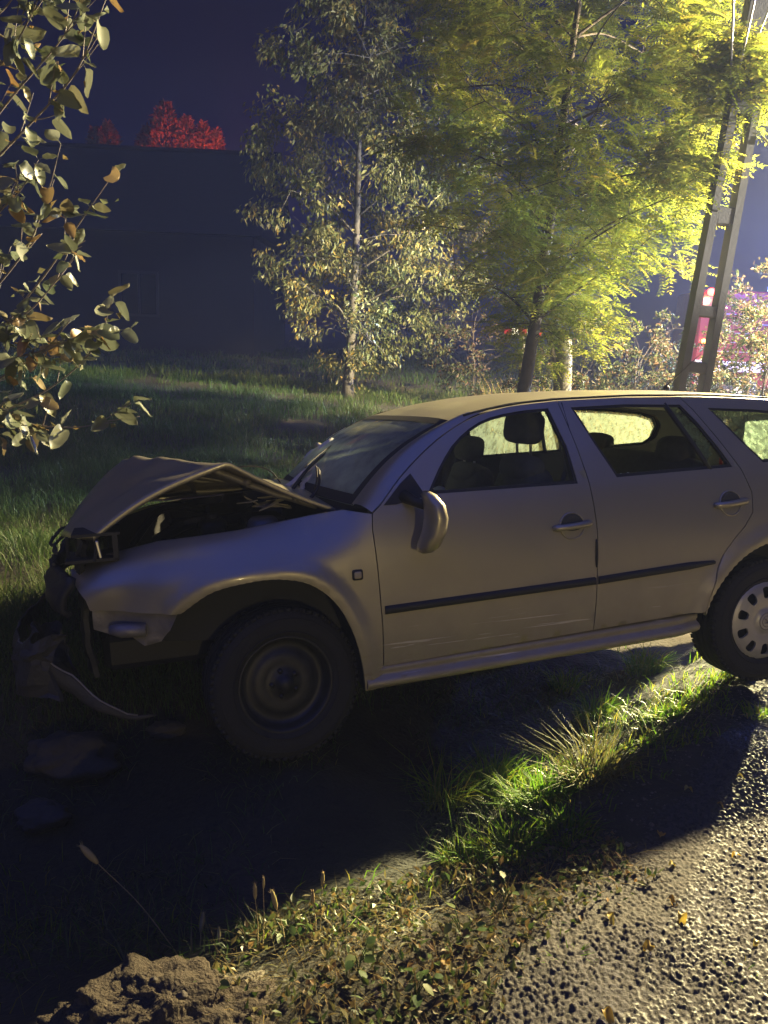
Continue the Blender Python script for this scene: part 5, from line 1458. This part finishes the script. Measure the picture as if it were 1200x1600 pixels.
pb = np.array([3.03, 8.0, 0.0]); pb[2] = float(H(3.03, 8.0)) - .1
axp = np.array([.048, 0.0, 1.0]); axp /= np.linalg.norm(axp)
pole = empty('concrete_pole', pb, 'grey concrete utility pole with ladder like openings behind the car roof', 'pole')
def at(h, off): return axp * h + np.array([off, 0, 0])
HT = 6.6
def half(h): return .172 - .008 * h
def leg(sgn, h0, h1, w):
    mb = MB(); V = []
    for h in (h0, h1):
        o = half(h)
        for dx, dy in ((o - w, -.085), (o, -.085), (o, .085), (o - w, .085)): V.append(at(h, sgn * dx) + np.array([0, dy, 0]))
    mb.add(V, (), [(0, 1, 5, 4), (1, 2, 6, 5), (2, 3, 7, 6), (3, 0, 4, 7), (0, 3, 2, 1), (4, 5, 6, 7)]); return mb.build('leg', M['concrete'], pole)
for s_ in (-1, 1): leg(s_, 0, 3.9, .07)
for h in (.4, .98, 1.55, 2.10, 3.00):
    mb = MB(); mb.box(at(h, 0), (2 * half(h) - .13, .15, .11 if h < 3 else .16), roty(.048), bev=.012); mb.build('rung', M['concrete'], pole)
mb = MB(); V = []
for h in (3.9, HT):
    for dx, dy in ((-half(h), -.084), (half(h), -.084), (half(h), .084), (-half(h), .084)): V.append(at(h, dx) + np.array([0, dy, 0]))
mb.add(V, (), [(0, 1, 5, 4), (1, 2, 6, 5), (2, 3, 7, 6), (3, 0, 4, 7), (4, 5, 6, 7)]); mb.build('shaft', M['concrete'], pole)
mb = MB(); mb.tube([at(3.70, .2) + [0, -.1, 0], at(3.64, .26) + [0, -.12, 0], at(3.68, .33) + [0, -.12, 0], at(3.78, .33) + [0, -.1, 0]], .014, 6); mb.build('cable_hook', M['lamp_metal'], pole, True)
mb = MB(); mb.box(at(4.15, 0) + [0, -.09, 0], (.40, .02, .07), bev=.005); mb.build('clamp_band', M['lamp_metal'], pole)

sl = empty('assumed_street_lamp', LAMP_POS, 'assumed street lamp on a bracket arm of the concrete pole beyond the upper right corner', 'street lamp')
pt = pb + at(5.6, .15) - LAMP_POS
mb = MB(); mb.tube(spline([pt, pt * .6 + [0, 0, .30], (-.25, .28, .12), (-.05, .06, .06)], 16), .025, 8); mb.build('arm', M['lamp_metal'], sl, True)
mb = MB(); mb.ball((0, 0, .06), (.30, .55, .13), .6, 12, rotz(rad(-38))); mb.build('housing', M['lamp_metal'], sl, True)
mb = MB(); mb.ball((0, 0, -.005), (.2, .36, .05), .7, 10, rotz(rad(-38))); dif = mb.build('diffuser', emit('lamp_glow', (1, .82, .45), 60), sl, True)
KEY = add_light('assumed_lamp_light', 'SPOT', LAMP_POS + np.array([0, 0, -.06]), 26000, (1.0, .80, .42), .10, target=LAMP_POS + np.array([-.30, -.20, -1]), spot=170, blend=.35)  # assumed key light, its lamp is out of view

# added lamp behind the camera, unseen: warm fill for the near car side
l2 = np.array([10.0, -27.0, 4.4])
s2 = empty('assumed_street_lamp', l2, 'added unseen lamp behind the camera, warm fill on the car side', 'street lamp')
mb = MB(); mb.tube(spline([(1.6, 0, -4.5), (1.6, 0, -1.0), (1.5, 0, .0), (.9, 0, .35), (.1, 0, .08)], 24), .05, 10); mb.build('post', M['lamp_metal'], s2, True)
mb = MB(); mb.ball((0, 0, .06), (.55, .30, .13), .6, 12); mb.build('housing', M['lamp_metal'], s2, True)
mb = MB(); mb.ball((0, 0, -.005), (.36, .2, .05), .7, 10); mb.build('diffuser', bpy.data.materials['lamp_glow'], s2, True)
add_light('assumed_lamp_light', 'SPOT', l2 + np.array([0, 0, -.06]), 4600, (1.0, .78, .34), .12, target=l2 + np.array([-.35, 1.2, -.8]), spot=150, blend=.35)  # added warm fill, no lamp known at this spot

for k, (a, b, lab) in enumerate(((pb + at(4.15, -.15), (-3.2, -6, 9.2), 'left one of the thin cables running up from the pole'), (pb + at(4.15, -.10), (-1.6, -6, 9.6), 'middle cable running up from the pole'), (pb + at(4.5, .0), (0.4, -6, 10.4), 'right cable running up from the top of the pole'), (pb + at(4.10, -.18), (2.0, 40, 7.5), 'thin cable passing behind the locust tree'))):
    a = np.array(a); b = np.array(b); t = np.linspace(0, 1, 24)[:, None]
    pts = a + (b - a) * t - np.array([0, 0, 1.0]) * 1.1 * t * (1 - t)
    mb = MB(); mb.tube(pts, .009, 6); tag(mb.build('cable', M['cable'], None, True), lab, 'cable', 'overhead cables')

# house at the left, unlit
HY = 24.0
hz = float(H(-9, HY)); hw0, hw1 = -17.5, -4.2
house = empty('dark_house', ((hw0 + hw1) / 2, HY, hz - .2), 'unlit dark house behind the meadow at the left', 'house')
ho = np.array(house.location)
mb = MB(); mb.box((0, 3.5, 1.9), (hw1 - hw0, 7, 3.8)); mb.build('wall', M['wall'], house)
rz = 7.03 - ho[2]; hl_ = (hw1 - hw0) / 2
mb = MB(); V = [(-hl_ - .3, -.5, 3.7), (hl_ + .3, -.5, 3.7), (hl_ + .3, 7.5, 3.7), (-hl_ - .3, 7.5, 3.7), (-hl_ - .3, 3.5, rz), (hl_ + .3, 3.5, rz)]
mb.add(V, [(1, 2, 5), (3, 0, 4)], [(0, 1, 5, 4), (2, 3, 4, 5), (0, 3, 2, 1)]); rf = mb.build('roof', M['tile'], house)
mb = MB(); mb.tube([(-hl_ - .3, 3.5, rz), (hl_ + .3, 3.5, rz)], .10, 8); mb.build('ridge', M['tile'], rf)
for x in (-2.6, 3.2):
    mb = MB(); 
    for (cx, cz, sx, sz) in ((0, .62, 1.2, .08), (0, -.62, 1.2, .08), (-.56, 0, .08, 1.2), (.56, 0, .08, 1.2), (0, 0, .06, 1.2)): mb.box((x + cx, -.04, 1.95 + cz), (sx, .08, sz))
    w = mb.build('window', M['frame'], house); mb = MB(); mb.box((x, -.01, 1.95), (1.1, .03, 1.2)); mb.build('pane', M['dark_glass'], w)

# red lit conifers rising behind the house roof
r_ = np.random.RandomState(61)
def conifer(px, py_top, halfw, seed, lab, dy=36.0):
    r_ = np.random.RandomState(seed)
    topp = pixel_point(px, py_top, dy); z0 = float(H(topp[0], dy)); h = topp[2] - z0
    root = empty('conifer_tree', (topp[0], dy, z0), lab, 'tree', 'red lit trees behind the house')
    mb = MB(); mb.tube([(0, 0, 0), (0, 0, h * .5), (0, 0, h)], [.2, .12, .02], 8); mb.build('trunk', M['bark'], root, True)
    n = 9000; z = h * (1 - r_.uniform(0, 1, n) ** .8 * .62); fr = (h - z) / (h * .62)
    tier = .72 + .28 * np.abs(np.sin(z * 4.2 + r_.normal(0, .3, n)))
    a = r_.uniform(0, 6.28, n); lob = .50 + .50 * np.abs(np.sin(a * 2.5 + seed + 1.7 * np.sin(z * 1.9 + seed)))
    rr = halfw * (fr ** .75) * tier * lob * r_.uniform(.25, 1.0, n) ** .6
    P_ = np.stack([rr * np.cos(a), rr * np.sin(a), z - rr * .12], 1)
    dd = np.stack([np.cos(a), np.sin(a), .35 + 0 * a], 1) + rand_dir(n, r_) * .7
    V, T = leaf_batch(P_, dd, rand_dir(n, r_) + [0, 0, .6], r_.uniform(.10, .28, n), r_.uniform(.05, .10, n), .1)
    link('crown', mesh_np('crown', V, [T], False, {'rnd': np.repeat(r_.uniform(0, 1, n), 4)}), M['red_tree'], root)
conifer(258, 160, 3.6, 1, 'tallest red lit conifer rising behind the dark house')
conifer(318, 192, 2.6, 2, 'low red lit conifer at the right end of the dark roof')
conifer(168, 190, 2.4, 3, 'dim red conifer left of the tallest one')
conifer(228, 198, 2.0, 4, 'small red conifer squeezed beside the tallest one')
conifer(292, 182, 2.2, 5, 'small red conifer right of the tallest one')
conifer(338, 203, 1.8, 6, 'lowest red conifer at the far right of the red group')
conifer(148, 200, 1.6, 7, 'leftmost dim red conifer above the dark roof')
rp = pixel_point(265, 150, 28.3)
add_light('assumed_red_light', 'SPOT', (rp[0] + 1.2, 32.4, 6.2), 3600, (1.0, .13, .06), .15, target=(rp[0] - .4, 36, 7.6), spot=95, blend=.4)  # assumed red source hidden behind the house, no beacon built

# shrubs and weeds at the right, behind the car
for k, (px, d, h, w, lab, nl) in enumerate(((905, 10.8, 1.7, 1.0, 'bushy shrub right of the locust trunk', 3500), (990, 11.5, 1.9, 1.1, 'brown green shrub between the locust and the pole', 3800), (1052, 12.0, 1.6, .8, 'red tinted shrub just left of the pole', 3800), (1165, 11.0, 2.5, .85, 'shrub with sparse leaves right of the pole in front of the fire engine', 3000), (1225, 10.5, 3.0, 1.1, 'dense shrub at the right edge of the picture', 3000), (1190, 9.6, 2.4, .8, 'leafy shrub close behind the right end of the car roof', 5200), (735, 13.5, 2.3, 1.0, 'low leafy shrub between the two trees', 3500))):
    b = pixel_point(px, 600, d); b[2] = float(H(b[0], b[1])) - .05
    plain_tree('shrub', lab, b, b + np.array([.1, 0, h * .8]), b + np.array([0, 0, h * .55]), (w, w * .8, h * .55), 14, 60, .03, nl, .075, .032, M['shrub'], M['bark'], 70 + k, .14, .2, 'shrubs behind the car', first=.05, category='shrub')
# tall dry weeds behind the car on the right
n = 9000; x = r_.uniform(1.2, 7.5, n); y = r_.uniform(7.0, 12.5, n)
ok = (x / y > .13) & (x / y < .56); x = x[ok]; y = y[ok]; n = len(x)
g = blade_obj('tall_weeds', np.stack([x, y, H(x, y) - .02], 1), r_.uniform(.3, .95, n), r_.uniform(.006, .014, n), r_.uniform(0, 6.28, n), r_.uniform(.05, .35, n), r_.uniform(0, .5, n), r_.uniform(.2, 1, n), M['straw'], r_)
tag(g, 'tall dry brown weeds behind the car at the right', 'weeds', kind='stuff')
# old trunk beside the locust
b = pixel_point(872, 600, 9.6); b[2] = float(H(b[0], b[1])) - .05
st = empty('tree_stump', b, 'short thick grey trunk right of the locust tree', 'stump')
mb = MB(); t = np.linspace(0, 1, 14); mb.tube(np.stack([.06 * np.sin(t * 3), 0 * t, t * 1.55], 1), .115 + .05 * np.exp(-t * 9) - .01 * t, 14); mb.build('trunk', M['pale_bark'], st, True)
mb = MB(); mb.tube(spline([(.02, 0, 1.1), (-.13, -.05, 1.45), (-.10, -.05, 1.9)], 10), np.linspace(.05, .02, 10), 8); mb.build('broken_limb', M['bark'], st, True)
# post with a striped board made up in place of red lights
b = pixel_point(812, 600, 10.5); b[2] = float(H(b[0], b[1])) - .05
bar = empty('red_light_board', b, 'thin post with a red striped board standing in for red lights left of the locust trunk', 'barrier')
bz = pixel_point(808, 518, 10.5)[2] - b[2]
mb = MB(); mb.tube([(0, 0, 0), (0, 0, bz + .05)], .028, 8); mb.build('post', M['bark'], bar, True)
for k in range(5):
    mb = MB(); mb.box((-.22 + .10 * k, -.04, bz), (.098, .015, .085)); mb.build('board_stripe', M['engine_red'] if k % 2 == 0 else M['stripe'], bar)

# fire engine behind the shrubs
fe_p = pixel_point(1075, 560, 15.5); fe_p[2] = float(H(fe_p[0], fe_p[1]))
fe = empty('fire_engine', fe_p, 'red fire engine with blue beacons half hidden behind shrubs at the right', 'fire engine')
fe.rotation_euler = (0, 0, rad(-8)); fe.scale = (.9, .9, .88)
mb = MB(); mb.box((2.9, 1.2, 1.75), (5.6, 2.4, 2.1), bev=.06); mb.build('body', M['engine_red'], fe)
mb = MB(); mb.box((6.9, 1.2, 1.6), (2.2, 2.3, 2.0), bev=.15); mb.build('cab', M['engine_red'], fe)
mb = MB(); mb.box((7.0, .04, 2.0), (1.2, .04, .7), bev=.01); mb.build('cab_window', M['dark_glass'], fe)
mb = MB(); mb.box((2.9, -.012, 1.18), (5.5, .03, .22)); mb.build('side_stripe', M['stripe'], fe)
for k in range(3):
    mb = MB(); mb.box((1.15 + 1.75 * k, -.008, 2.0), (1.45, .03, 1.2), bev=.008); sh = mb.build('roller_shutter', M['shutter'] if k else M['engine_red'], fe)
    for j in range(6):
        mb = MB(); mb.box((1.15 + 1.75 * k, -.028, 1.5 + .2 * j), (1.40, .015, .02)); mb.build('slat', M['lamp_metal'], sh)
for x in (1.2, 2.3, 6.6):
    mb = MB(); mb.lathe([(0, -.14), (.28, -.13), (.45, -.12), (.5, -.05), (.5, .12), (.45, .15), (0, .15)], 28, 'Y', (x, .12, .5)); w = mb.build('wheel', M['rubber'], fe, True)
    mb = MB(); mb.lathe([(0, -.17), (.12, -.16), (.26, -.13)], 20, 'Y', (x, .12, .5)); mb.build('rim', M['shutter'], w, True)
bl = emit('blue_beacon_glow', (.08, .16, 1.0), 40); rl = emit('red_lamp_glow', (1.0, .03, .02), 30); ol = emit('amber_lamp_glow', (1.0, .20, .03), 25)
for x in (1.6, 3.2, 6.9):
    mb = MB(); mb.lathe([(.09, 2.83), (.09, 2.95), (.06, 3.02), (0, 3.03)], 14, 'Z', (x, .25, 0)); mb.build('blue_beacon', bl, fe, True)
zt_ = pixel_point(1097, 455, 15.3)[2] - fe_p[2]; zl_ = pixel_point(1097, 533, 15.3)[2] - fe_p[2]
zt_ /= .88; zl_ /= .88
mb = MB(); mb.ball((.28, -.06, zt_), (.16, .10, .16), .8, 8); mb.build('upper_red_lamp', rl, fe, True)
mb = MB(); mb.ball((.28, -.06, zl_), (.13, .08, .10), .8, 8); mb.build('lower_amber_lamp', ol, fe, True)
def feW(x, y, z): 
    a = rad(-8); return np.array([math.cos(a) * x - math.sin(a) * y, math.sin(a) * x + math.cos(a) * y, z]) + fe_p
add_light('red_lamp_light', 'POINT', feW(.05, -1.3, zt_ * .88), 130, (1.0, .04, .03), .08)
add_light('blue_beacon_light', 'POINT', feW(1.4, -1.8, 3.2), 1300, (.12, .2, 1.0), .1)
add_light('blue_beacon_light', 'POINT', feW(6.0, -2.2, 3.2), 3000, (.12, .2, 1.0), .1)
add_light('assumed_verge_spot', 'SPOT', (7.3, 10.8, .72), 52000, (1.0, .88, .44), .06, target=(1.50, 3.2, -.08), spot=8.5, blend=.4)  # assumed narrow beam with no vehicle built, shaped to light the verge grass
add_light('assumed_flood_spot', 'SPOT', FLOOD_POS, 26000, (.74, .88, 1.0), .12, target=(-3.9, 9.0, .2), spot=36, blend=.4)  # assumed cool flood, unseen, aimed across the meadow
add_light('assumed_flood_spot', 'SPOT', FLOOD_POS + np.array([.3, -.2, .3]), 8000, (.92, .95, 1.0), .12, target=(-1.35, 3.1, 2.95), spot=13, blend=.3)  # added unseen spot, narrowed to light only the fruit tree branches
add_light('assumed_flood_spot', 'SPOT', (9.6, 6.2, 3.1), 13000, (1.0, .95, .78), .15, target=(2.2, 9.3, 3.8), spot=37, blend=.5)  # added unseen flood to brighten the near side of the locust

# thin haze volume added to stand in for the bluish lens veil
HAZE = 0.0032
if HAZE > 0:
    mb = MB(); mb.box((0, 40, 8), (150, 160, 20)); hz_o = mb.build('haze', None)
    mt = bpy.data.materials.new('lens_veil_haze'); mt.use_nodes = True; nt = mt.node_tree; nt.nodes.remove(nt.nodes['Principled BSDF'])
    pv = nt.nodes.new('ShaderNodeVolumePrincipled'); pv.inputs['Color'].default_value = (.45, .56, 1.0, 1); pv.inputs['Density'].default_value = HAZE; pv.inputs['Density Attribute'].default_value = ''
    nt.links.new(pv.outputs[0], nt.nodes['Material Output'].inputs['Volume']); hz_o.data.materials.append(mt)
    try: mt.cycles.homogeneous_volume = True
    except Exception: pass
    tag(hz_o, 'thin added haze standing in for the lens veil', 'haze', kind='stuff')
